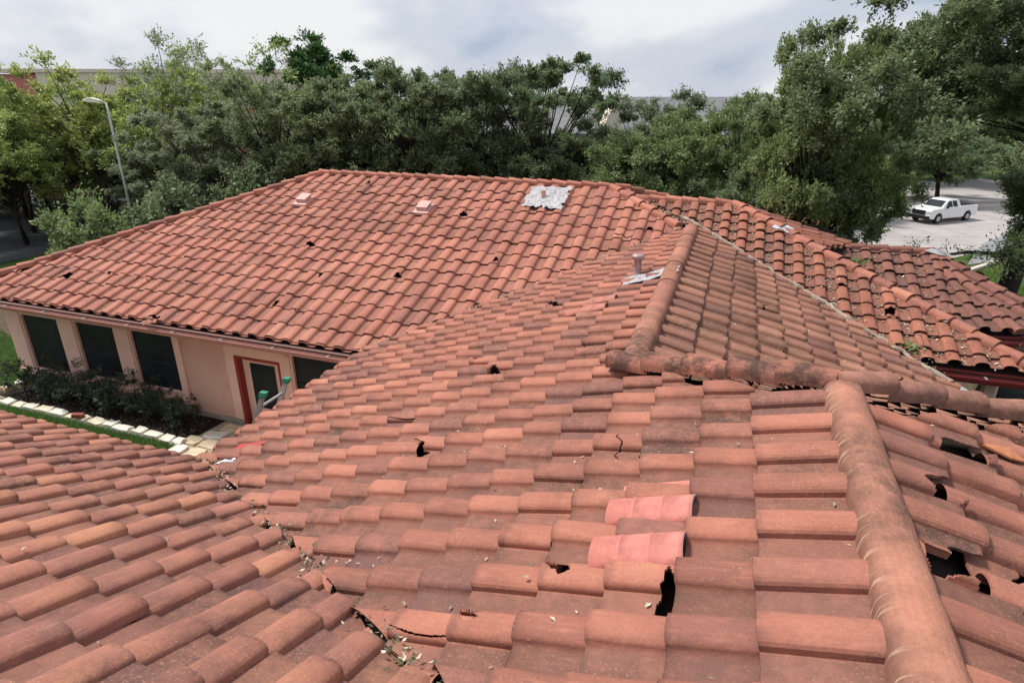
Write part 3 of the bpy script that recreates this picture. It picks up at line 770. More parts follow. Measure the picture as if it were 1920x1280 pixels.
# ------------------------------------------------------------------ terrain and ground
def sstep(a, b, x):
    t = min(1, max(0, (x - a) / (b - a))); return t * t * (3 - 2 * t)
def hgt(x, y):
    return -2.6 * sstep(19, 42, y * .8 + x * .6) * sstep(2, 12, x)
def drape(name, poly, step, mat, dz, kind='structure', top=None):
    """flat-lying sheet over the terrain: polygon cut into a grid"""
    bm = bmesh.new(); xs = [p[0] for p in poly]; ys = [p[1] for p in poly]
    vs = [bm.verts.new((x, y, 0)) for x, y in poly]; bm.faces.new(vs)
    for ax, lo, hi in ((0, min(xs), max(xs)), (1, min(ys), max(ys))):
        c = lo + step
        while c < hi:
            co = [0, 0, 0]; no = [0, 0, 0]; co[ax] = c; no[ax] = 1
            bmesh.ops.bisect_plane(bm, geom=bm.verts[:] + bm.edges[:] + bm.faces[:], plane_co=co, plane_no=no, dist=1e-4); c += step
    for v in bm.verts: v.co.z = hgt(v.co.x, v.co.y) + dz
    bm.normal_update()
    for f in bm.faces:
        if f.normal.z < 0: f.normal_flip()
    me = bpy.data.meshes.new(name); bm.to_mesh(me); bm.free()
    me.polygons.foreach_set('use_smooth', [True] * len(me.polygons))
    o = link(name, me, mat); tag(o, kind=kind); return o
def ground_mat():
    m, t, b = mat_new("lawn ground", .95, spec=.1); P = coords(t)
    n1 = noise(t, .35, 5, .6, P); n2 = noise(t, 30, 4, .7, P)
    c = ramp(t, n2, [(.3, (.030, .062, .012)), (.7, (.075, .135, .028))])
    c = mixc(t, gramp(t, n1, .50, .62, 0, .7), c, (.13, .105, .062))
    t.links.new(c, b.inputs['Base Color']); bump(t, b, n2, .8, .05); return m
M_GROUND = ground_mat()
gv = []; gf = []
gx_ = [-900, -300, -120] + list(np.arange(-70, 71, 2.5)) + [120, 300, 900]; gy_ = [-300, -60] + list(np.arange(-20, 101, 2.5)) + [160, 400, 1200]
for y in gy_:
    for x in gx_: gv.append((float(x), float(y), hgt(x, y) - .02))
nx_ = len(gx_)
for j in range(len(gy_) - 1):
    for i in range(nx_ - 1): gf.append((j * nx_ + i, j * nx_ + i + 1, (j + 1) * nx_ + i + 1, (j + 1) * nx_ + i))
mb = MB(); mb.add(gv, gf); g = mb.build("ground", M_GROUND, smooth=True); tag(g, kind='structure')
def wpoly(pts): return [Wd(*p) for p in pts]
M_ASPH = simple("asphalt", (.062, .064, .068), .9, .35, 3, .3)
def conc_mat():
    m, t, b = mat_new("concrete paving", .88, spec=.2); P = coords(t)
    c = ramp(t, noise(t, .5, 5, .6, P), [(.3, (.33, .30, .285)), (.7, (.43, .40, .385))])
    c = mixc(t, gramp(t, noise(t, .9, 6, .75, P), .60, .70, 0, .45), c, (.16, .145, .135))
    br_ = t.nodes.new("ShaderNodeTexBrick"); br_.inputs['Scale'].default_value = .22; br_.inputs['Mortar Size'].default_value = .006; br_.offset = 0
    t.links.new(P, br_.inputs['Vector']); c = mixc(t, math_(t, 'MULTIPLY', br_.outputs['Fac'], .6), c, (.14, .13, .12))
    t.links.new(c, b.inputs['Base Color']); return m
M_CONC = conc_mat()
M_ROADG = simple("grey road", (.24, .24, .25), .85, .15, 1.5, .15)
M_KERB = simple("pale kerb", (.62, .56, .46), .85, .12, 3, .2)
M_MULCH = simple("dark bark mulch", (.030, .020, .015), .95, .6, 30, 1.0, bd=.05)
M_SOIL = simple("bare soil and leaf litter", (.11, .08, .05), .95, .5, 9, .8, bd=.04)
drape("parking_lot", [(-62, 24.2), (-21.4, 24.6), (-19.2, 30.0), (-17.5, 52), (-62, 56)], 6, M_ASPH, .004)
drape("soil_strip", [(-21.5, 17.5), (-14.6, 15.6), (-14.5, 18.2), (-20.5, 23.5), (-30, 23)], 2, M_SOIL, .002)
drape("concrete_lot", [(18.0, 32.0), (24.5, 35.0), (34, 40.5), (60, 52), (55, 75), (18, 60)], 3, M_CONC, .006)
drape("road", [(26.3, 34.6), (29.6, 35.7), (46, 47), (40, 47), (31, 40.0)], 3, M_ROADG, .012)
drape("dirt_yard", [(9.6, 12), (14, 12.5), (18.2, 19.0), (14.5, 20.5), (10, 17)], 2, M_SOIL, .004)
# red kerb wall beside the asphalt
def kerb(name, a, b, wd, h, mat, label, cat, seg=14):
    mb = MB(); a = Vector((*a, 0)); b = Vector((*b, 0)); d = (b - a).normalized(); s_ = Vector((d.y, -d.x, 0)) * wd / 2
    for i in range(seg):
        p = a.lerp(b, i / seg); q = a.lerp(b, (i + 1) / seg); zp = hgt(p.x, p.y); zq = hgt(q.x, q.y)
        P_, Q_ = Vector((p.x, p.y, 0)), Vector((q.x, q.y, 0))
        vs = [P_ - s_ + Vector((0, 0, zp - .1)), P_ + s_ + Vector((0, 0, zp - .1)), P_ + s_ + Vector((0, 0, zp + h)), P_ - s_ + Vector((0, 0, zp + h)),
              Q_ - s_ + Vector((0, 0, zq - .1)), Q_ + s_ + Vector((0, 0, zq - .1)), Q_ + s_ + Vector((0, 0, zq + h)), Q_ - s_ + Vector((0, 0, zq + h))]
        fs = [(0, 1, 5, 4), (1, 2, 6, 5), (2, 3, 7, 6), (3, 0, 4, 7)]
        if i == 0: fs.append((0, 3, 2, 1))
        if i == seg - 1: fs.append((4, 5, 6, 7))
        mb.add(vs, fs)
    o = mb.build(name, mat, bevel=0); tag(o, label, cat); return o
M_RED = simple("weathered red paint", (.34, .03, .03), .7, .2, 5, .2)
kerb("low_wall", (-34, 19.5), (-15.9, 20.0), .3, .95, M_RED, "long low red painted wall running past the left end of the house", "wall")
kerb("roadside_kerb", (25.2, 33.0), (42, 44.2), .22, .15, M_KERB, "pale concrete kerb between the grey road and the bright lawn", "kerb")
kerb("lot_kerb", (29.0, 52.0), (52, 56.5), .3, .18, M_KERB, "tan concrete kerb along the back of the lot behind the white pickup", "kerb")

# planting bed, edging stones, patio
bed = wpoly([(-15.4, 8.88), (-15.6, 8.0), (-12.5, 7.96), (-9.9, 7.99), (-9.7, 8.88)])
drape("mulch_bed", bed, 1, M_MULCH, .006)
M_STONE = [simple("limestone %d" % i, c, .9, .22, 7, .5, bd=.02) for i, c in enumerate(((.74, .66, .50), (.66, .54, .37), (.80, .75, .64)))]
def stone(name, x, y, lx, ly, h, rot, mat, seed):
    rg = random.Random(seed); top = []; bot = []
    sq = [(-1, -1), (0, -1.04), (1, -1), (1.03, 0), (1, 1), (0, 1.03), (-1, 1), (-1.04, 0)]; n = len(sq)
    for (ca, sa) in sq:
        px = ca * lx / 2 * rg.uniform(.78, 1.06); py = sa * ly / 2 * rg.uniform(.76, 1.10)
        X = px * cos(rot) - py * sin(rot); Y = px * sin(rot) + py * cos(rot)
        top.append((X * .93, Y * .93, h + rg.uniform(-.025, .02))); bot.append((X, Y, -.03))
    mb = MB(); mb.add(bot + top, [tuple(range(n))[::-1], tuple(range(n, 2 * n))] + [(i, (i + 1) % n, n + (i + 1) % n, n + i) for i in range(n)])
    wx, wy = Wd(x, y); o = mb.build(name, mat, bevel=.012); o.location = (wx, wy, hgt(wx, wy)); o.rotation_euler = (0, 0, -AL); return o
ORD = ["first", "second", "third", "fourth", "fifth", "sixth", "seventh", "eighth", "ninth", "tenth", "eleventh", "twelfth", "thirteenth", "fourteenth", "fifteenth", "sixteenth", "seventeenth", "eighteenth", "nineteenth", "twentieth"]
rg = random.Random(21); x = -15.5
i = 0
while x < -9.95 and i < 16:
    L_ = rg.uniform(.28, .46)
    o = stone("edging_stone", x + L_ / 2, 7.86 + rg.uniform(-.03, .03), L_ * .96, rg.uniform(.18, .26), .09, rg.uniform(-.1, .1), M_STONE[rg.choice((0, 2, 2))], 100 + i)
    tag(o, "pale limestone edging block, %s from the left along the front of the mulch bed" % ORD[i], "stone", "limestone blocks edging the planting bed"); x += L_ + .02; i += 1
for k in range(3):
    o = stone("edging_stone", -15.72, 8.02 + .34 * k, .22, .31, .09, .0, M_STONE[k % 3], 150 + k)
    tag(o, "limestone edging block on the lawn side of the mulch bed, %s from the house corner" % ORD[2 - k], "stone", "limestone blocks edging the planting bed")
i = 0
for row, (y, x0, x1) in enumerate(((8.62, -9.62, -7.9), (8.30, -9.80, -7.6), (7.97, -9.95, -6.9), (7.63, -9.98, -6.6), (7.30, -9.9, -6.3), (6.98, -9.6, -6.3))):
    x = x0 + rg.uniform(0, .1); c_ = 0
    while x < x1:
        L_ = rg.uniform(.34, .56)
        o = stone("patio_stone", x + L_ / 2, y + rg.uniform(-.02, .02), L_ * .95, .32, .05, rg.uniform(-.12, .12), M_STONE[rg.choice((0, 1, 1, 0, 2))], 200 + i)
        tag(o, "tan patio flagstone, %s from the left in the %s row from the wall" % (ORD[c_], ORD[row]), "flagstone", "irregular tan flagstones of the patio"); x += L_ + .03; i += 1; c_ += 1
drape('patio_bed', wpoly([(-9.95, 6.6), (-5.2, 6.6), (-5.2, 8.85), (-9.7, 8.85)]), 2, simple('sandy patio bed', (.40, .33, .23), .95, .3, 9, .5), .005)
M_BRICK = simple("red brick stub", (.30, .09, .06), .85, .3, 9, .4)
mb = MB(); mb.box(-.11, .11, -.06, .06, 0, .08); o = mb.build("loose_brick", M_BRICK, bevel=.008); o.location = (*Wd(-12.65, 7.80), .11); o.rotation_euler = (0, .15, .3)
tag(o, "dull red brick lying across the limestone edging of the mulch bed", "brick")

# ------------------------------------------------------------------ foliage
def leaf_mat(name, lo, hi, trans=.25, var=.5):
    m = bpy.data.materials.new(name); m.use_nodes = True; t = m.node_tree; b = t.nodes['Principled BSDF']; out_ = t.nodes['Material Output']
    r = attr(t, 'leaf_rnd', 'Fac'); oi = t.nodes.new("ShaderNodeObjectInfo")
    c = ramp(t, r, [(0, lo), (.6, tuple((a + b_) / 2 for a, b_ in zip(lo, hi))), (1, hi)])
    hs = t.nodes.new("ShaderNodeHueSaturation"); t.links.new(c, hs.inputs['Color'])
    t.links.new(gramp(t, oi.outputs['Random'], 0, 1, .485, .515), hs.inputs['Hue']); t.links.new(gramp(t, oi.outputs['Random'], 0, 1, 1.25, 1.0), hs.inputs['Value']); hs.inputs['Saturation'].default_value = .86
    t.links.new(hs.outputs[0], b.inputs['Base Color']); b.inputs['Roughness'].default_value = .48; b.inputs['Specular IOR Level'].default_value = .35
    tr = t.nodes.new("ShaderNodeBsdfTranslucent"); t.links.new(hs.outputs[0], tr.inputs['Color'])
    ms = t.nodes.new("ShaderNodeMixShader"); ms.inputs[0].default_value = trans
    t.links.new(b.outputs[0], ms.inputs[1]); t.links.new(tr.outputs[0], ms.inputs[2]); t.links.new(ms.outputs[0], out_.inputs['Surface'])
    return m
M_OAK = leaf_mat("live oak leaves", (.085, .130, .045), (.27, .34, .155), .45)
M_OAKL = leaf_mat("lighter oak leaves", (.095, .155, .038), (.29, .38, .13), .45)
M_YEL = leaf_mat("yellow green leaves", (.16, .23, .032), (.44, .52, .12), .45)
M_GREY = leaf_mat("grey green leaves", (.13, .16, .075), (.38, .42, .24), .42)
M_BRT = leaf_mat("bright green leaves", (.030, .085, .016), (.10, .22, .045), .3)
M_SHR = leaf_mat("shrub leaves", (.03, .055, .03), (.10, .15, .075), .3)
M_BARK = simple("grey brown bark", (.11, .085, .065), .95, .4, 6, .8, bd=.03)
M_BARKD = simple("dark bark", (.035, .028, .022), .95, .4, 6, .8, bd=.03)
M_TWIG = simple("pale bare twigs", (.26, .22, .17), .9, .25, 9, .2)

def leaves_mesh(name, centers, dirs, size, asp, rng, droop=.25):
    n = len(centers)
    d = dirs + rng.normal(0, .6, (n, 3)); d /= np.linalg.norm(d, axis=1)[:, None] + 1e-9
    up = np.tile(np.array([[0, 0, 1.]]), (n, 1)) + rng.normal(0, .55, (n, 3))
    s = np.cross(d, up); s /= np.linalg.norm(s, axis=1)[:, None] + 1e-9
    L = size * rng.uniform(.65, 1.35, (n, 1)); Wd_ = L * asp * rng.uniform(.8, 1.2, (n, 1))
    nn = np.cross(s, d)
    a = centers; c = centers + d * L; m1 = centers + d * L * .5 + s * Wd_ * .5 - nn * L * .06; m2 = centers + d * L * .5 - s * Wd_ * .5 - nn * L * .06
    V = np.stack([a, m1, c, m2], 1).reshape(-1, 3).astype('f')
    me = bpy.data.meshes.new(name); me.vertices.add(4 * n); me.vertices.foreach_set('co', V.ravel())
    me.loops.add(4 * n); me.loops.foreach_set('vertex_index', np.arange(4 * n, dtype='i')); me.polygons.add(n)
    me.polygons.foreach_set('loop_start', np.arange(0, 4 * n, 4, dtype='i')); me.polygons.foreach_set('loop_total', np.full(n, 4, 'i'))
    me.update()
    at_ = me.attributes.new('leaf_rnd', 'FLOAT', 'POINT'); at_.data.foreach_set('value', np.repeat(rng.random(n), 4).astype('f'))
    return me
def tree_meshes(key, H_, RX, RZ, zc_, nl, tips, per, size, seed, asp=.5, shell=.55, trunk_r=.16, bare=0, fork=None, spiky=0., flat=1.0, limb=.035, twig=.009, low=-.85, off=(0, 0), limb_every=1):
    """returns trunk mesh and crown mesh. Crown: lobes on a lumpy ellipsoid, twigs in each lobe, leaves on each twig."""
    rng = np.random.default_rng(seed)
    mb = MB(); top = Vector((rng.uniform(-.2, .2), rng.uniform(-.2, .2), zc_ - RZ * .35))
    mb.tube([(0, 0, -.3), (0, 0, .15), tuple(top * .5 + Vector((rng.uniform(-.12, .12), rng.uniform(-.12, .12), 0))), tuple(top)], [trunk_r * 1.35, trunk_r * 1.05, trunk_r * .9, trunk_r * .7], 9)
    lobes = []
    while len(lobes) < nl:
        v = rng.normal(0, 1, 3); v /= np.linalg.norm(v)
        if v[2] < low: continue
        rad = rng.uniform(shell, 1.0) * (1 + .22 * sin(3 * math.atan2(v[1], v[0]) + seed) + .15 * sin(5 * v[2] + seed * 2))
        if v[2] > .3: rad += spiky * rng.uniform(0, 1)
        lobes.append(np.array([v[0] * RX, v[1] * RX, v[2] * RZ * flat]) * rad + np.array([off[0], off[1], zc_]))
    C = []; D = []
    for li, lb in enumerate(lobes):
        base = Vector(top) * rng.uniform(.55, 1.0) if li % 3 else Vector(top)
        l = Vector(lb); mid = base.lerp(l, .5) + Vector((rng.uniform(-.3, .3), rng.uniform(-.3, .3), rng.uniform(.0, .35))) * (RX * .25)
        if li % limb_every == 0: mb.tube([base, mid, l], [limb * 1.3, limb * .8, limb * .3], 5, cap=False)
        lr = rng.uniform(.75, 1.25) * RX * 1.05 / sqrt(nl) * 1.55
        outd = lb - np.array([0, 0, zc_]); outd /= np.linalg.norm(outd) + 1e-9
        for k in range(tips):
            tdir = rng.normal(0, 1, 3) * np.array([1, 1, .62]) + outd * .7 + np.array([0, 0, .15 + spiky * .5]); tdir /= np.linalg.norm(tdir)
            tl = lr * rng.uniform(.45, 1.15)
            tip = lb + tdir * tl
            if k % 2 == 0 or k < bare: mb.tube([tuple(lb), tuple(lb + tdir * tl * .55 + rng.normal(0, .03, 3)), tuple(tip)], [limb * .3, twig, twig * .5], 3, cap=False)
            if k < bare: continue
            u = rng.random((per, 1)) ** .7
            C.append(lb + tdir * tl * (.25 + .8 * u) + rng.normal(0, lr * .13, (per, 3))); D.append(np.tile(tdir, (per, 1)))
    C = np.concatenate(C); D = np.concatenate(D)
    tm = mb.mesh(key + "_trunk", smooth=True, normals=False)
    cm = leaves_mesh(key + "_crown", C, D, size, asp, rng)
    return tm, cm
TM = {}
def kind_of_tree(key, *a, **k): TM[key] = tree_meshes(key, *a, **k)
#              H   RX   RZ   zc  lobes tips per size seed
kind_of_tree("oak_a", 8, 3.4, 2.9, 4.3, 105, 16, 52, .115, 11, spiky=.16)
kind_of_tree("oak_b", 8, 3.0, 3.0, 4.4, 98, 16, 52, .115, 12, spiky=.24)
kind_of_tree("oak_c", 7, 3.6, 2.6, 3.7, 110, 16, 50, .115, 13, spiky=.10)
kind_of_tree("airy", 8, 3.2, 2.7, 4.7, 80, 13, 24, .16, 14, spiky=.30, bare=2, shell=.3, asp=.45, low=-.7)
kind_of_tree("sparse", 8, 2.8, 3.1, 4.9, 60, 13, 15, .14, 15, spiky=.35, bare=4, shell=.3, asp=.45, limb=.03)
kind_of_tree("tall", 9, 1.9, 2.7, 6.4, 40, 14, 34, .15, 16, spiky=.1)
kind_of_tree("big", 9, 5.6, 3.7, 6.6, 290, 18, 50, .105, 17, spiky=.14, shell=.25, trunk_r=.28, limb=.028, low=-.34, off=(-1.7, -.3), limb_every=12)
kind_of_tree("bush", 2, 1.6, 1.0, 1.1, 26, 14, 28, .12, 18, trunk_r=.05, limb=.025)
def tree(name, key, x, y, s, rz, lmat, bmat, label, group=None, sz=None, z=None, cat="tree"):
    tm, cm = TM[key]
    def var(me, mat):
        k = (me.name, mat.name)
        if k not in VAR:
            m2 = me.copy(); m2.materials.clear(); m2.materials.append(mat); VAR[k] = m2
        return VAR[k]
    r = empty(name, (x, y, hgt(x, y) if z is None else z), rz); r.scale = (s, s, sz or s)
    tag(r, label, cat, group)
    a = link("trunk", var(tm, bmat), None, r); b = link("crown", var(cm, lmat), None, r); return r
VAR = {}
G = "trees standing beyond the roof"
T = [  # name key x y scale rz leaf bark label sz
 ("young_tree", "airy", -24.2, 31.0, 1.0, .3, M_YEL, M_BARK, "airy yellow green tree at the left edge above the asphalt", .95),
 ("young_tree", "airy", -20.9, 32.2, 1.02, 2.1, M_YEL, M_BARK, "yellow green tree with two thin trunks behind the street lamp", 1.0),
 ("young_tree", "airy", -17.4, 32.0, 1.0, 4.0, M_YEL, M_BARK, "yellow green tree just right of the lamp pole", .92),
 ("young_tree", "airy", -24.8, 25.0, .72, 5.0, M_YEL, M_BARKD, "low yellow green tree with a dark leaning trunk near the red wall", .7),
 ("sparse_tree", "sparse", -18.6, 36.0, 1.12, .9, M_GREY, M_TWIG, "thin grey tree with pale twigs rising above the cream building", 1.08),
 ("sparse_tree", "sparse", -15.2, 34.0, 1.10, 2.4, M_GREY, M_TWIG, "sparse grey green tree between the lamp and the bright green treetop", .98),
 ("sparse_tree", "sparse", -11.9, 33.0, 1.16, 5.5, M_YEL, M_TWIG, "nearly bare tree with upright pale limbs left of the bright green treetop", 1.02),
 ("tall_tree", "tall", -10.6, 35.0, 1.35, .2, M_BRT, M_BARK, "tall bright green tree standing highest above the roof ridge", 1.02),
 ("dense_tree", "oak_b", -13.2, 27.5, .86, 1.1, M_GREY, M_BARK, "low grey green tree behind the left hip of the roof", .8),
 ("live_oak", "oak_a", -9.6, 27.5, .98, .5, M_OAK, M_BARKD, "dark live oak behind the left end of the long ridge", .92),
 ("live_oak", "oak_b", -6.9, 29.0, 1.02, 2.5, M_OAK, M_BARKD, "dark live oak below and right of the bright green treetop", .93),
 ("live_oak", "oak_b", -4.3, 27.5, 1.05, 4.4, M_OAK, M_BARKD, "dark live oak with a feathery pointed top left of centre", 1.0),
 ("live_oak", "oak_a", -1.6, 28.5, .98, 3.3, M_OAK, M_BARKD, "dark live oak over the middle of the long ridge", .95),
 ("live_oak", "oak_b", 1.3, 27.5, 1.04, 1.9, M_OAK, M_BARKD, "dark live oak with a tall spiky top behind the silver flashing", 1.03),
 ("live_oak", "oak_c", 3.6, 26.0, .84, 5.2, M_OAK, M_BARKD, "lower dark live oak where the tree line dips at the grey roof", .80),
 ("dense_tree", "oak_a", 6.6, 30.0, .86, 2.2, M_GREY, M_BARK, "grey green tree in front of the far grey roof", .90),
 ("live_oak", "oak_c", 6.4, 24.5, .88, 1.0, M_OAKL, M_BARKD, "light green live oak behind the junction of the two ridges", .93),
 ("live_oak", "oak_a", 9.6, 27.0, .90, 4.1, M_OAKL, M_BARKD, "light green live oak below the far dark treetop", .92),
 ("live_oak", "oak_c", 10.2, 23.4, .88, 2.9, M_OAKL, M_BARKD, "broad light green live oak left of the largest tree", .96),
 ("live_oak", "oak_c", 9.3, 21.0, .72, .4, M_OAK, M_BARKD, "low dark oak directly behind the east hip", .74),
 ("far_tree", "oak_a", 20.0, 58.0, 1.25, .4, M_OAK, M_BARKD, "dark round treetop rising behind the far grey roof", 1.02),
 ("far_tree", "oak_c", 11.5, 54.0, 1.05, 2.0, M_OAK, M_BARKD, "dark treetop just above the ridge of the far grey roof", .95),
 ("far_tree", "oak_b", 3.6, 50.0, 1.0, 3.0, M_OAK, M_BARKD, "far tree left of the grey roof on the skyline", .92),
 ("great_oak", "big", 16.9, 20.2, 1.08, .0, M_OAK, M_BARKD, "largest live oak, towering over the right side of the roof", 1.10),
 ("great_oak", "oak_a", 25.0, 25.0, 1.25, 2.2, M_OAK, M_BARKD, "live oak filling the right edge behind the largest tree", 1.55),
 ("shade_tree", "oak_a", 31.5, 60.0, 1.2, 1.2, M_OAK, M_BARKD, "dark tree behind the white pickup", 1.0),
 ("shade_tree", "oak_c", 39.5, 58.0, 1.3, 2.2, M_OAK, M_BARKD, "dark spreading tree behind and right of the white pickup", 1.0),
 ("shade_tree", "oak_c", 24.0, 50.0, 1.2, 4.2, M_OAK, M_BARKD, "dark spreading tree left of the white pickup", .95),
 ("young_tree", "airy", -22.6, 28.3, .80, 3.3, M_YEL, M_BARKD, "low yellow green tree overhanging the near edge of the asphalt", .70),
 ("young_tree", "airy", -26.3, 29.8, .85, .7, M_YEL, M_BARKD, "yellow green tree cut by the left edge of the view", .78),
 ("young_tree", "airy", -27.5, 35.0, 1.05, 1.3, M_YEL, M_BARK, "yellow green tree at the far left in front of the coral wall", .96),
 ("young_tree", "airy", -19.2, 37.5, 1.05, 5.3, M_YEL, M_BARK, "yellow green tree between the grey twiggy trees and the cream band", 1.08),
 ("young_tree", "oak_a", -22.6, 38.0, .95, 3.3, M_YEL, M_BARK, "dense yellow green tree hiding the coral building behind the lamp", .86),
 ("dense_tree", "oak_b", -16.2, 30.0, .80, 3.1, M_GREY, M_BARK, "grey green tree low behind the lamp pole", .62),
 ("live_oak", "oak_a", 14.2, 30.0, 1.0, 2.1, M_OAKL, M_BARKD, "light green live oak between the broad oak and the largest tree", .92),
 ("hedge_bush", "bush", -15.8, 23.5, 1.1, .3, M_OAKL, M_BARKD, "green bush behind the red wall under the lamp pole", 1.3),
 ("hedge_bush", "bush", -13.0, 24.0, 1.4, 1.3, M_OAK, M_BARKD, "dark bush behind the left hip of the roof", 1.5),
 ("hedge_bush", "bush", -10.5, 24.5, 1.5, 2.3, M_OAK, M_BARKD, "dark bush under the low grey green tree", 1.6),
 ("live_oak", "oak_a", 9.7, 20.4, .68, 5.1, M_OAKL, M_BARKD, "light green live oak tucked under the left side of the largest tree", 1.08),
 ("backdrop_tree", "oak_a", 41.0, 73.0, 1.7, 1.0, M_OAK, M_BARKD, "dark tree far behind the lot, left of the parked pickup", 1.6),
 ("backdrop_tree", "oak_c", 49.0, 71.0, 1.8, 2.0, M_OAK, M_BARKD, "dark tree far behind the lot, straight behind the parked pickup", 1.9),
 ("backdrop_tree", "oak_a", 57.0, 72.0, 1.8, 3.0, M_OAK, M_BARKD, "dark tree far behind the lot, right of the parked pickup", 1.7),
 ("backdrop_tree", "oak_c", 34.0, 76.0, 1.7, 4.0, M_OAK, M_BARKD, "dark tree far beyond the lot at its left corner", 1.7),
 ("live_oak", "oak_c", 21.6, 22.6, .92, 1.1, M_OAK, M_BARKD, "dark oak at the right edge beyond the lawn", 1.05),
 ("live_oak", "oak_b", 12.8, 31.5, .95, 2.7, M_OAKL, M_BARKD, "light green live oak at the right end of the far grey roof", .98),
 ("hedge_bush", "bush", -32.0, 37.0, 2.4, .3, M_OAK, M_BARKD, "dark hedge bush beyond the asphalt, first from the left", 2.6),
 ("hedge_bush", "bush", -28.4, 38.0, 2.4, 1.3, M_OAKL, M_BARKD, "green hedge bush beyond the asphalt, second from the left", 2.7),
 ("hedge_bush", "bush", -24.9, 38.5, 2.4, 2.3, M_OAK, M_BARKD, "dark hedge bush beyond the asphalt, third from the left", 2.6),
 ("hedge_bush", "bush", -21.3, 39.0, 2.4, 3.3, M_OAKL, M_BARKD, "green hedge bush beyond the asphalt, behind the lamp pole", 2.7),
]
for (n_, k_, x, y, s, rz, lm, bk, lb, sz) in T: tree(n_, k_, x, y, s, rz, lm, bk, lb, G if "tree" in n_ or "oak" in n_ else "bushes under the trees", sz)

# overhanging oak bough near the porch
def bough(name, pts, r0, seed, n_tw, per, size, lmat, label, spread=.6):
    rng = np.random.default_rng(seed); P = [Vector(p) for p in pts]; mb = MB(); m_ = len(P)
    mb.tube(P, [r0 * (1 - .75 * i / (m_ - 1)) for i in range(m_)], 7)
    C = []; D = []
    for k in range(n_tw):
        u = rng.uniform(.15, 1.0) * (m_ - 1); i = min(int(u), m_ - 2); b = P[i].lerp(P[i + 1], u - i)
        d = Vector(rng.normal(0, 1, 3) * np.array([1, 1, .6])).normalized(); L_ = rng.uniform(.3, 1.0) * spread
        mb.tube([b, b + d * L_ * .5 + Vector((0, 0, .03)), b + d * L_], [.012, .008, .004], 3, cap=False)
        uu = rng.random((per, 1)); C.append(np.array(b) + np.array(d) * L_ * (.3 + .8 * uu) + rng.normal(0, .07, (per, 3))); D.append(np.tile(np.array(d), (per, 1)))
    r = empty(name, tuple(P[0])); tag(r, label, "tree branch", "overhanging oak boughs")
    tm = mb.mesh(name + "_wood", smooth=True, normals=False); cm = leaves_mesh(name + "_leaves", np.concatenate(C), np.concatenate(D), size, .5, rng)
    for me, nm, mt in ((tm, "branch", M_BARKD), (cm, "leaves", lmat)):
        for v in me.vertices: v.co = v.co - P[0]
        link(nm, me, mt, r)
bough("oak_bough", [(15.9, 18.6, 2.5), (14.3, 17.8, 2.15), (13.0, 17.2, 2.35), (11.9, 16.9, 2.3), (11.0, 16.8, 2.5)], .075, 41, 20, 14, .085, M_OAK, "long dark bough crossing in front of the concrete lot", .55)
bough("oak_bough", [(14.6, 16.2, 3.6), (13.4, 15.6, 3.1), (12.6, 15.2, 2.85), (12.1, 14.9, 2.7)], .05, 42, 80, 26, .085, M_OAKL, "leafy low bough over the bright lawn at the right edge", .6)
bough("oak_bough", [(15.0, 14.6, 3.0), (13.6, 14.2, 2.2), (12.9, 13.8, 1.6)], .05, 43, 40, 24, .085, M_OAKL, "leafy bough tip hanging beside the bay roof", .55)

# shrubs in the bed
rg = random.Random(9)
kind_of_tree("rose", 1, .42, .30, .42, 16, 9, 13, .055, 51, trunk_r=.018, limb=.010, spiky=.5, bare=1, twig=.005)
kind_of_tree("rose2", 1, .46, .26, .38, 16, 9, 13, .055, 52, trunk_r=.018, limb=.010, spiky=.4, bare=1, twig=.005)
for k in range(11):
    X = -15.15 + k * .49 + rg.uniform(-.06, .06); Y = 8.48 + (.10 if k % 2 else -.10)
    x, y = Wd(X, Y)
    tree("bed_shrub", "rose" if k % 2 else "rose2", x, y, rg.uniform(.86, 1.05) * (1.0 if k < 8 else .8), rg.uniform(0, 6), M_SHR, M_BARKD,
         "dark green leggy shrub in the mulch bed, %s from the left under the windows" % ORD[k], "shrubs in the planting bed", cat="shrub")
# bark chips and litter on the bed
rngc = np.random.default_rng(77); nC = 5200
cx_ = rngc.uniform(-15.3, -9.95, nC); cy_ = rngc.uniform(8.0, 8.85, nC)
CC = np.array([(*Wd(a, b), .02) for a, b in zip(cx_, cy_)]); DD = rngc.normal(0, 1, (nC, 3)) * np.array([1, 1, .3]); DD /= np.linalg.norm(DD, axis=1)[:, None]
M_CHIP = leaf_mat("bark chips", (.018, .012, .009), (.16, .115, .075), .05)
o = link("bark_chips", leaves_mesh("bark_chips", CC, DD, .05, .4, rngc), M_CHIP); tag(o, "dark bark chips and dry bits covering the planting bed", "mulch", kind='stuff')
# grass blades
def grass(name, poly, n, h, mat, seed, label):
    rng = np.random.default_rng(seed); xs = [p[0] for p in poly]; ys = [p[1] for p in poly]; V = []
    while len(V) < n:
        x = rng.uniform(min(xs), max(xs)); y = rng.uniform(min(ys), max(ys))
        if inside(poly, x, y): V.append((x, y, hgt(x, y)))
    C = np.array(V); D = np.tile(np.array([[0, 0, 1.6]]), (n, 1))
    me = leaves_mesh(name, C, D, h, .16, rng); o = link(name, me, mat); tag(o, label, "grass", kind='stuff')
M_GRASS = leaf_mat("grass blades", (.06, .14, .018), (.15, .30, .045), .35)
M_GRASSB = leaf_mat("bright lawn blades", (.10, .20, .02), (.22, .34, .05), .35)
grass("grass", wpoly([(-22, 7.0), (-15.9, 7.2), (-15.9, 9.6), (-22, 11.6)]), 26000, .085, M_GRASS, 1, "short green lawn at the left corner of the house")
grass("grass", wpoly([(-16.5, 6.6), (-9.9, 6.6), (-9.9, 7.73), (-16.5, 7.73)]), 22000, .075, M_GRASS, 2, "green strip of lawn between the near eave and the edging stones")
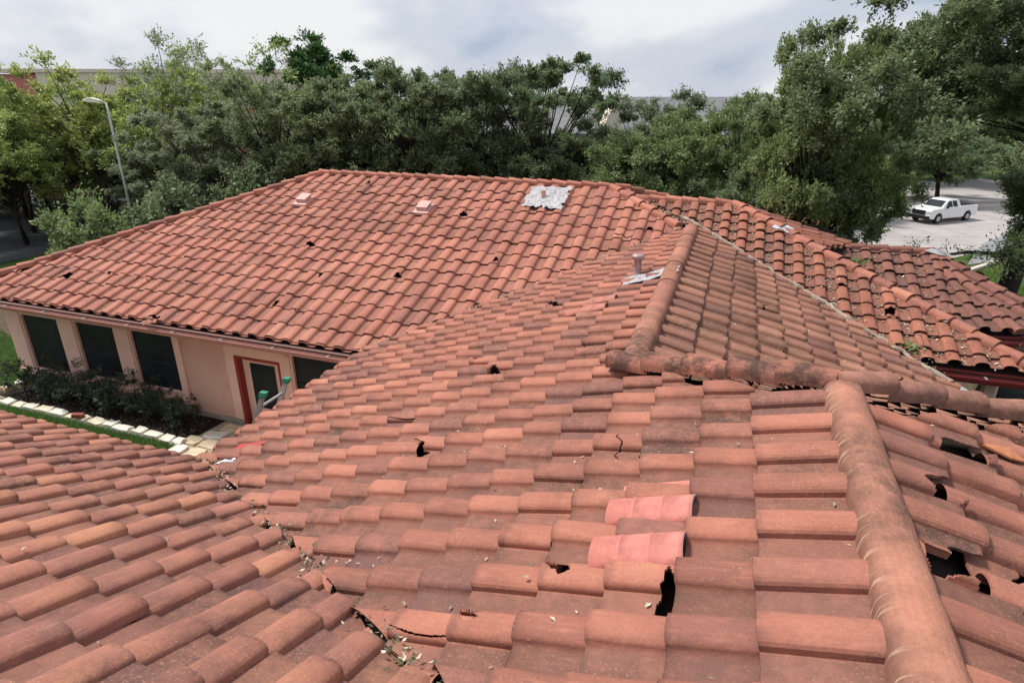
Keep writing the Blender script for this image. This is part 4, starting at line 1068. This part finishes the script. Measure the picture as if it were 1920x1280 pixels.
grass("grass", [(18.5, 19.5), (24.5, 26.5), (27.0, 33.4), (22.0, 31.5), (16.5, 23.5)], 30000, .16, M_GRASSB, 3, "bright green lawn sloping down to the kerb on the right")

# ------------------------------------------------------------------ street lamp
lp = empty("street_lamp", (-16.0, 26, 0)); tag(lp, "tall grey street lamp with a pale flat head among the left trees", "street lamp")
M_POLE = simple("galvanised pole", (.50, .50, .48), .45, .15, 4, .05, .5, .4)
mb = MB(); mb.tube([(0, 0, 0), (0, 0, 3), (0, 0, 6.22)], [.06, .05, .038], 12); mb.tube([(0, 0, 0), (0, 0, .12)], .15, 12); mb.build("pole", M_POLE, lp, smooth=True)
mb = MB(); mb.tube([(0, 0, 6.15), (-.12, .0, 6.24), (-.25, 0, 6.27)], [.03, .03, .03], 8); mb.build("arm", M_POLE, lp)
mb = MB(); mb.add([(-.2, -.10, 6.20), (-.2, .10, 6.20), (-.55, .15, 6.22), (-.86, .10, 6.26), (-.86, -.10, 6.26), (-.55, -.15, 6.22), (-.2, -.09, 6.31), (-.2, .09, 6.31), (-.55, .13, 6.40), (-.84, .08, 6.35), (-.84, -.08, 6.35), (-.55, -.13, 6.40)],
  [(0, 1, 2, 3, 4, 5)[::-1], (6, 7, 8, 11), (11, 8, 9, 10), (0, 1, 7, 6), (1, 2, 8, 7), (2, 3, 9, 8), (3, 4, 10, 9), (4, 5, 11, 10), (5, 0, 6, 11)])
mb.build("lamp_head", simple("pale lamp housing", (.78, .76, .60), .5, .05, 3, 0), lp, bevel=.01)

# ------------------------------------------------------------------ far buildings
def windows_row(root, xs, z0, z1, y, wd, mat_f):
    for x in xs:
        mb = MB(); mb.box(x - wd / 2 - .08, x + wd / 2 + .08, y - .06, y - .01, z0 - .08, z0); mb.box(x - wd / 2 - .08, x + wd / 2 + .08, y - .06, y - .01, z1, z1 + .08)
        mb.box(x - wd / 2 - .08, x - wd / 2, y - .06, y - .01, z0, z1); mb.box(x + wd / 2, x + wd / 2 + .08, y - .06, y - .01, z0, z1)
        f = mb.build("window", mat_f, root)
        mb = MB(); mb.box(x - wd / 2, x + wd / 2, y - .03, y - .012, z0, z1); mb.build("pane", M_GLASS, f)
M_CORAL = simple("coral stucco", (.60, .235, .19), .9, .08, 1, .1)
M_CREAM = simple("cream stucco", (.80, .70, .58), .9, .07, 1, .1)
M_SHING = simple("grey asphalt shingle", (.19, .19, .19), .9, .22, 2, .3)
bl = empty("stucco_building", (-36, 60, 0), 0.06); tag(bl, "large coral and cream stucco building behind the left trees", "building")
mb = MB(); mb.box(-9.5, 18.5, 0, 14, 0, 8.2); mb.build("wall", M_CORAL, bl)
mb = MB(); mb.box(-6.2, 18.6, -.35, -.005, 5.4, 8.3); mb.build("upper_band", M_CREAM, bl)
mb = MB(); mb.box(-9.8, 18.8, -.5, 14.3, 8.32, 8.62); mb.build("parapet", M_CREAM, bl)
windows_row(bl, (-3, 1, 5, 9, 13, 16.5), 2.2, 4.4, 0, 1.5, M_CREAM); windows_row(bl, (3.5, 10.5), 5.9, 7.2, -.36, 1.6, M_CREAM)
b2 = empty("coral_annex", (-30.2, 42, 0), .0); tag(b2, "low coral walled annex glimpsed through the yellow green tree", "building")
mb = MB(); mb.box(-1.6, 1.0, 0, 4, 0, 4.4); mb.build("wall", M_CORAL, b2)
mb = MB(); mb.prism([(-1.9, -.3, 4.4), (1.3, -.3, 4.4), (-.3, -.3, 5.2)], (0, 4.6, 0)); mb.build("roof", M_SHING, b2)
windows_row(b2, (-.6,), 1.4, 2.8, 0, .9, M_CREAM)
b3 = empty("grey_roofed_house", (12.2, 46, 0), .0); tag(b3, "cream house with a long grey shingle roof behind the trees right of centre", "house")
mb = MB(); mb.box(-4.6, 8.4, 0, 9, 0, 4.0); mb.build("wall", M_CREAM, b3)
mb = MB(); mb.prism([(-5.0, -.5, 3.9), (-5.0, 4.5, 6.35), (-5.0, 9.5, 3.9), (-5.0, 9.5, 3.75), (-5.0, 4.5, 6.2), (-5.0, -.5, 3.75)], (13.8, 0, 0)); mb.build("roof", M_SHING, b3)
mb = MB(); mb.prism([(-6.3, -1.5, 3.7), (-4.3, -1.5, 3.7), (-5.3, -1.5, 5.9)], (0, 2.6, 0)); mb.build("gable", M_CREAM, b3)
windows_row(b3, (-2.5, .5, 3.5, 6.5), 1.2, 2.7, 0, 1.2, M_CREAM)
b4 = empty("cream_house", (-1.5, 42, 0), .0); tag(b4, "cream walled house glimpsed low between the dark oaks", "house")
mb = MB(); mb.box(-1.6, 6.8, 0, 8, 0, 4.3); mb.build("wall", M_CREAM, b4)
mb = MB(); mb.prism([(-2.0, -.5, 4.2), (-2.0, 4, 5.8), (-2.0, 8.5, 4.2), (-2.0, 8.5, 4.05), (-2.0, 4, 5.65), (-2.0, -.5, 4.05)], (9.2, 0, 0)); mb.build("roof", M_SHING, b4)
windows_row(b4, (0, 3, 5.6), 1.2, 2.7, 0, 1.2, M_CREAM)
b5 = empty("white_outbuilding", (13.4, 60, 0), .0)
COL.objects.unlink(b5); bpy.data.objects.remove(b5)

# ------------------------------------------------------------------ pickup truck
def pickup(x, y, z, rz):
    r = empty("pickup_truck", (x, y, z), rz); tag(r, "white extended cab pickup truck with a dark grille parked on the concrete lot", "pickup truck")
    Wh, tt, bb = mat_new("white car paint", .25, (.82, .82, .82), .5); bb.inputs['Coat Weight'].default_value = .5
    Bk = simple("black plastic", (.015, .015, .016), .5, .2, 9, .1); Rm = simple("wheel rim", (.45, .45, .46), .35, .1, 9, 0, .5, .8); Gl = M_GLASS
    # side outline, x forward; halves mirrored by width
    def shell(outline, halfw, top_in, name, mat, zin=1.05, parent=r):
        bm = bmesh.new(); n = len(outline); L_ = []; Rr = []
        for (a, b) in outline:
            k = halfw - (top_in * max(0, (b - zin)) / .7 if b > zin else 0)
            L_.append(bm.verts.new((a, k, b))); Rr.append(bm.verts.new((a, -k, b)))
        bm.faces.new(L_[::-1]); bm.faces.new(Rr)
        for i in range(n): bm.faces.new((L_[i], L_[(i + 1) % n], Rr[(i + 1) % n], Rr[i]))
        bmesh.ops.recalc_face_normals(bm, faces=bm.faces); me = bpy.data.meshes.new(name); bm.to_mesh(me); bm.free()
        o = link(name, me, mat, parent); b_ = o.modifiers.new('bevel', 'BEVEL'); b_.width = .045; b_.segments = 3; b_.limit_method = 'ANGLE'; b_.angle_limit = radians(25); return o
    def arch(cx, r_, n=8): return [(cx + r_ * cos(a), .36 + r_ * sin(a)) for a in np.linspace(0, pi, n)]
    low = [(2.62, .42), (2.70, .62), (2.68, .98), (2.50, 1.08), (1.30, 1.16), (-.62, 1.16), (-.64, 1.18), (-2.62, 1.18), (-2.68, .60), (-2.6, .42)] + [p for p in arch(-1.62, .46)][::-1] + [(-.9, .36), (.9, .36)] + arch(1.68, .46)[::-1]
    body = shell(low, .93, 0, "body", Wh)
    cabo = [(1.42, 1.15), (.72, 1.62), (.40, 1.70), (-.45, 1.70), (-.62, 1.62), (-.74, 1.15)]
    cab = shell(cabo, .90, .28, "cab", Wh, 1.05)
    for s_ in (1, -1):
        yy = lambda z_: s_ * (.905 - .28 * (z_ - 1.05) / .7)
        mb = MB(); 
        for q in ([(.98, 1.18), (.62, 1.56), (.30, 1.60), (.22, 1.18)], [(.14, 1.18), (.20, 1.60), (-.28, 1.60), (-.36, 1.18)]):
            mb.add([(a, yy(b) + s_ * .004, b) for a, b in q], [(0, 1, 2, 3)])
        mb.build("side_window", Gl, r)
        mb = MB(); mb.box(.98, 1.10, s_ * .93, s_ * 1.08, 1.12, 1.28) if s_ > 0 else mb.box(.98, 1.10, s_ * 1.08, s_ * .93, 1.12, 1.28); mb.build("wing_mirror", Bk, r, bevel=.02)
        mb = MB(); mb.box(2.60, 2.72, *(sorted((s_ * .55, s_ * .90))), .80, .98); mb.build("headlight", simple("headlight lens", (.6, .6, .6), .15, .1, 5, 0), r, bevel=.02)
        mb = MB(); mb.box(-2.705, -2.66, *(sorted((s_ * .78, s_ * .92))), .75, 1.12); mb.build("tail_light", simple("tail light", (.35, .01, .01), .3, .1, 5, 0), r)
    mb = MB(); mb.add([(1.36, -.72, 1.205), (1.36, .72, 1.205), (.76, .60, 1.605), (.76, -.60, 1.605)], [(0, 1, 2, 3)]); mb.build("windscreen", Gl, r).location = (.02, 0, .012)
    mb = MB(); mb.box(2.60, 2.74, -.52, .52, .68, 1.0); mb.build("grille", Bk, r, bevel=.02)
    mb = MB(); mb.box(2.58, 2.82, -.90, .90, .36, .62); mb.build("bumper", Bk, r, bevel=.04)
    mb = MB(); mb.box(-2.55, -.80, -.78, .78, 1.165, 1.19); mb.build("bed_liner", Bk, r)
    for wx in (1.68, -1.62):
        for s_ in (1, -1):
            mb = MB(); mb.tube([(wx, s_ * .70, .36), (wx, s_ * .94, .36)], .36, 24); wl = mb.build("wheel", simple("tyre rubber", (.02, .02, .02), .8, .2, 9, .1), r, bevel=.03)
            mb = MB(); mb.tube([(wx, s_ * .90, .36), (wx, s_ * .955, .36)], .21, 16); mb.build("rim", Rm, wl, bevel=.01)
    return r
pickup(33.5, 48.2, -2.6, math.atan2(-1.05, -2.7) + .02)

# covered grill by the porch
cg = MB(); prof = [(.0, .0), (.52, .0), (.56, .25), (.55, .62), (.50, .88), (.38, 1.06), (.18, 1.14)]
cgm = lathe(0, 0, 0, prof[1:], 18); o = cgm.build("covered_grill", simple("black vinyl cover", (.012, .012, .013), .55, .3, 5, .5, bd=.04), smooth=True)
x, y = Wd(5.85, 14.2); o.location = (x, y, hgt(x, y)); o.scale = (1.25, .85, 1.0); tag(o, "rounded black cover over a grill beside the porch post at the right edge", "covered grill")

# ------------------------------------------------------------------ ladder
ld = empty("extension_ladder", (*Wd(-6.86, 5.69), .04), -AL); tag(ld, "aluminium extension ladder with green rail caps leaning on the roof eave by the door", "ladder")
dv_ = Vector((.86, .52, 2.50)); L_ = dv_.length; un = dv_.normalized()
for s_ in (0.0, .5):
    mb = MB(); mb.prism([(-.03, s_ - .018, 0), (.05, s_ - .018, 0), (.05, s_ + .018, 0), (-.03, s_ + .018, 0)], dv_)
    q2 = s_ + (.03 if s_ == 0 else -.03)
    mb.prism([(.055, q2 - .016, .1), (.12, q2 - .016, .1), (.12, q2 + .016, .1), (.055, q2 + .016, .1)], dv_ * .78)
    mb.build("rail", M_ALUDK if s_ == 0 else M_ALU, ld, bevel=.003)
    mb = MB(); t0_ = dv_ - un * .05; mb.prism([tuple(t0_ + Vector(p)) for p in ((-.05, s_ - .035, 0), (.07, s_ - .035, 0), (.07, s_ + .035, 0), (-.05, s_ + .035, 0))], un * .09); mb.build("rail_cap", M_GREEN, ld, bevel=.01)
k = .15
while k < L_ - .1:
    c_ = un * k; mb = MB(); mb.tube([tuple(c_ + Vector((.01, 0, 0))), tuple(c_ + Vector((.01, .5, 0)))], .02, 8); mb.build("rung", M_ALU, ld); k += .29

# ------------------------------------------------------------------ repair tiles, shards
def hw(X, Y, z): x, y = Wd(X, Y); return (x, y, z)
def repair(name, X, Y, L_, wd, label, seed, R=RA, lines=2, h=.066):
    """half round replacement shell lying over two tiles, long axis down the slope"""
    acc = []; mb = MB(); n = 12; rows = [0, .30, .305, .325, .33, .63, .635, .655, .66, .93, 1.0]; vs = []
    for u in rows:
        bead = .006 if u in (.305, .325, .635, .655) else 0
        for k in range(n + 1):
            th = pi * k / n; a = -cos(th) * wd / 2; b = (sin(th) ** .8 if 0 < k < n else 0) * (h + bead)
            xx = (u - .5) * L_; vs.append((xx, a * (1.0 + .03 * u), b + .012 - (u - .5) * L_ * 0))
    m_ = n + 1; fs = [(r_ * m_ + k, r_ * m_ + k + 1, (r_ + 1) * m_ + k + 1, (r_ + 1) * m_ + k) for r_ in range(len(rows) - 1) for k in range(n)]
    mb.add(vs, fs); o = mb.build(name, [M_FADED if X < -1 else M_PINKPATCH, M_PALEEDGE], smooth=True)
    s_ = o.modifiers.new('solid', 'SOLIDIFY'); s_.thickness = .014; s_.offset = 0; s_.material_offset_rim = 1; s_.use_rim = True
    x, y = Wd(X, Y); o.location = (x, y, R.z(X, Y) + .052); o.rotation_mode = 'XYZ'
    # tilt with the slope (rises towards local +X of the house)
    sl = math.atan(R.gx); o.matrix_world = Matrix.Translation(o.location) @ Matrix.Rotation(-AL + random.Random(seed).uniform(-.03, .03), 4, 'Z') @ Matrix.Rotation(-sl, 4, 'Y')
    tag(o, label, "roof tile", "salmon replacement tiles on the near slope"); return o
repair("replacement_tile", -.225, 3.06, .50, .235, "salmon replacement tile with two beads, the upper of the near pair", 1)
repair("replacement_tile", -.245, 2.70, .50, .245, "salmon replacement tile with two beads, the lower of the near pair", 2)
repair("replacement_tile", -1.62, 8.22, .50, .19, "small salmon replacement tile far up the slope, upper of the far pair", 3, h=.06)
repair("replacement_tile", -1.72, 7.86, .58, .19, "small salmon replacement tile far up the slope, lower of the far pair", 4, h=.06)
mb = MB(); rg = random.Random(3)
mb.add([(-.28, -.05, 0), (.26, -.05, .0), (.27, .06, .01), (-.27, .05, .01), (-.28, -.05, .012), (.26, -.05, .012), (.27, .06, .022), (-.27, .05, .022)], [(0, 1, 5, 4), (1, 2, 6, 5), (2, 3, 7, 6), (3, 0, 4, 7), (4, 5, 6, 7), (0, 3, 2, 1)])
o = mb.build("patch_strip", M_PINKPATCH); X, Y = -.17, 3.30; sl = math.atan(RA.gx)
o.matrix_world = Matrix.Translation(hw(X, Y, RA.z(X, Y) + .06)) @ Matrix.Rotation(-AL, 4, 'Z') @ Matrix.Rotation(-sl, 4, 'Y')
tag(o, "flat salmon patch strip tucked above the near pair of replacement tiles", "patch")
def shard(X, Y, R, sz, rot, mat, label, seed, curl=.03, dz=.05):
    rg = random.Random(seed); n = 7; vs = []
    ang_ = sorted(rg.uniform(0, 2 * pi) for _ in range(n))
    ang_ = [2 * pi * (k + rg.uniform(-.3, .3)) / n for k in range(n)]
    for zz in (0, .014):
        vs.append((0, 0, zz + curl))
        for a in ang_:
            r_ = sz * rg.uniform(.55, 1.1) if zz == 0 else 0
            if zz == 0: P_.append((r_ * cos(a), r_ * sin(a) * .55)) if False else None
    pts = [(sz * rg.uniform(.6, 1.1) * cos(a), sz * rg.uniform(.4, .7) * sin(a)) for a in ang_]
    vs = [(0, 0, curl)] + [(a, b, 0) for a, b in pts] + [(0, 0, curl + .014)] + [(a, b, .014) for a, b in pts]
    fs = []
    for k in range(n):
        k2 = (k + 1) % n
        fs += [(0, 1 + k2, 1 + k), (n + 1, n + 2 + k, n + 2 + k2), (1 + k, 1 + k2, n + 2 + k2, n + 2 + k)]
    mb = MB(); mb.add(vs, fs); o = mb.build("tile_shard", mat)
    gx, gy = R.gx, R.gy
    nrm = Vector((-gx, -gy, 1)).normalized(); q = Vector((0, 0, 1)).rotation_difference(nrm).to_matrix().to_4x4()
    o.matrix_world = Matrix.Rotation(-AL, 4, 'Z') @ Matrix.Translation((X, Y, R.z(X, Y) + dz)) @ q @ Matrix.Rotation(rot, 4, 'Z')
    tag(o, label, "broken tile", "loose pieces of broken roof tile")
M_SH1 = simple("fresh broken clay", (.52, .20, .10), .8, .2, 15, .3); M_SH2 = simple("dull broken clay", (.33, .15, .11), .85, .3, 15, .4); M_SH3 = simple("orange clay", (.50, .22, .13), .85, .3, 15, .4)
shard(-.56, 2.53, RA, .15, .1, M_SH3, "long orange tile shard left of the gap below the replacement tiles", 1)
shard(-.36, 2.58, RA, .11, .8, M_SH2, "dull triangular tile shard just right of the long orange shard", 2)
shard(-.30, 2.50, RA, .08, 2.0, M_SH2, "small dull tile shard beside the broken underlay gap", 3)
shard(-.99, 2.14, RA, .07, 1.2, M_SH1, "small bright red tile shard in a pan near the valley", 4)
shard(1.95, 4.52, RD, .18, .4, M_SH1, "bright orange tile shard below the two holes on the right slope", 5)
shard(1.47, 2.78, RD, .16, 1.1, M_SH2, "broken tile piece at the right edge below the largest hole", 6)
shard(-10.45, 8.18, RB, .16, .2, M_SH2, "slipped tile piece hanging over the gutter of the window wing", 7, dz=.08)
shard(-2.95, 5.95, RA, .10, 1.2, M_SH1, "tile chip beside the long dark gap in the middle slope", 8)

# ------------------------------------------------------------------ fallen leaves and twigs
M_LITG = leaf_mat('olive litter', (.05, .055, .025), (.20, .21, .10), .1)
M_DEAD = leaf_mat("fallen leaves", (.20, .15, .08), (.66, .58, .42), .1)
def scatter_leaves(name, specs, seed, label, k_=1.0):
    rng = np.random.default_rng(seed); C = []; D = []
    for (R, poly, n, mode) in specs:
        xs = [p[0] for p in poly]; ys = [p[1] for p in poly]; k = 0
        while k < n:
            x = rng.uniform(min(xs), max(xs)); y = rng.uniform(min(ys), max(ys))
            if not inside(poly, x, y): k += .02; continue
            a, b = R.st(x, y)
            f = ((a - R.s0) / R.w) % 1
            if mode != 'any' and rng.random() < .85: # settle in the pan
                a = a + (rng.uniform(.60, .95) - f) * R.w; f = .8
            hh = .036 if f > .54 else R.hb + .035
            X = a * R.r[0] + b * R.d[0]; Y = a * R.r[1] + b * R.d[1]
            C.append((*Wd(X, Y), R.z(X, Y) + hh)); k += 1
            d = rng.normal(0, 1, 3); d[2] *= .12; D.append(d)
    C = np.array(C); D = np.array(D); n = len(C)
    D /= np.linalg.norm(D, axis=1)[:, None]; s = np.cross(D, np.array([[0, 0, 1.]])); s /= np.linalg.norm(s, axis=1)[:, None]
    L = rng.uniform(.018, .048, (n, 1)) * k_; Wl = L * .46; up = np.array([[0, 0, 1.]]) * L * .12
    V = np.stack([C, C + D * L * .5 + s * Wl * .5 + up, C + D * L, C + D * L * .5 - s * Wl * .5 + up], 1).reshape(-1, 3)
    me = bpy.data.meshes.new(name); me.from_pydata([tuple(v) for v in V], [], [(4 * i, 4 * i + 1, 4 * i + 2, 4 * i + 3) for i in range(n)])
    at_ = me.attributes.new('leaf_rnd', 'FLOAT', 'POINT'); at_.data.foreach_set('value', np.repeat(rng.random(n), 4).astype('f'))
    o = link(name, me, M_DEAD); tag(o, label, "fallen leaves", kind='stuff')
nearA = [q_(.3, -1.4), q_(1.9, -2.0), q_(2.2, -.35), q_(.5, .3)]
scatter_leaves("fallen_leaves", [(RA, A1, 700, 'pan'), (RA, A2, 60, 'pan'), (RF, pF[0], 220, 'any'), (RB, B1, 420, 'pan'), (RC, pC1, 160, 'pan'), (RD, pD[0], 50, 'any')], 5, "pale dry leaves strewn thinly over the tiled slopes")
scatter_leaves("fallen_leaves", [(RI, pI[0], 1500, 'pan'), (RJ, pJ[0], 450, 'pan')], 6, "thick rows of pale dry leaves in the troughs of the east roof slopes", 1.5)
def valley_debris(name, segs, seed, label, mat, size, up=.06, spread=.09):
    rng = np.random.default_rng(seed); C = []; D = []
    for (p, q, n, clump) in segs:
        p = np.array(p); q = np.array(q); cs = rng.random(clump)
        for k in range(n):
            t = cs[rng.integers(clump)] + rng.normal(0, .022); t = min(1, max(0, t))
            c = p + (q - p) * t; C.append((*Wd(c[0] + rng.normal(0, spread * .6), c[1] + rng.normal(0, spread * .6)), c[2] + up + rng.uniform(-.02, .05))); d = rng.normal(0, 1, 3); d[2] *= .5; D.append(d)
    me = leaves_mesh(name, np.array(C), np.array(D), size, .45, rng); o = link(name, me, mat); tag(o, label, "leaf litter", kind='stuff')
VAF = (p3(1.9068, -2.2964, ze), p3(.5, -.07, -.92)); VAB = (p3(3.3158, -2.2964, ze), p3(5.05, -.36, -1.01)); VCI = (p3(5.60, -.74, -.9), p3(3.75, 1.24, -1.5))
valley_debris("valley_debris", [(VAF[0], VAF[1], 320, 9), (VAB[0], VAB[1], 700, 16), (VCI[0], VCI[1], 700, 18)], 3, "pale dry leaf litter piled along the roof valleys", M_DEAD, .034)
valley_debris("valley_debris", [(VAF[0], VAF[1], 260, 9), (VAB[0], VAB[1], 160, 9), (VCI[0], VCI[1], 320, 12)], 4, "greenish rotting litter clumped in the roof valleys", M_LITG, .042)
# green sprigs on the bay roof troughs
valley_debris("roof_weeds", [(p3(5.0, 1.02, -1.44), p3(5.5, 1.0, -1.27), 240, 3), (p3(4.75, 1.25, -1.52), p3(4.4, 1.5, -1.5), 300, 4), (p3(3.95, 1.15, -1.44), p3(4.1, 1.0, -1.41), 90, 2)], 8, "small green weeds and twigs caught beside the east hip", M_OAKL, .07, .07, .16)
print("TILES", ROOF_TILES)
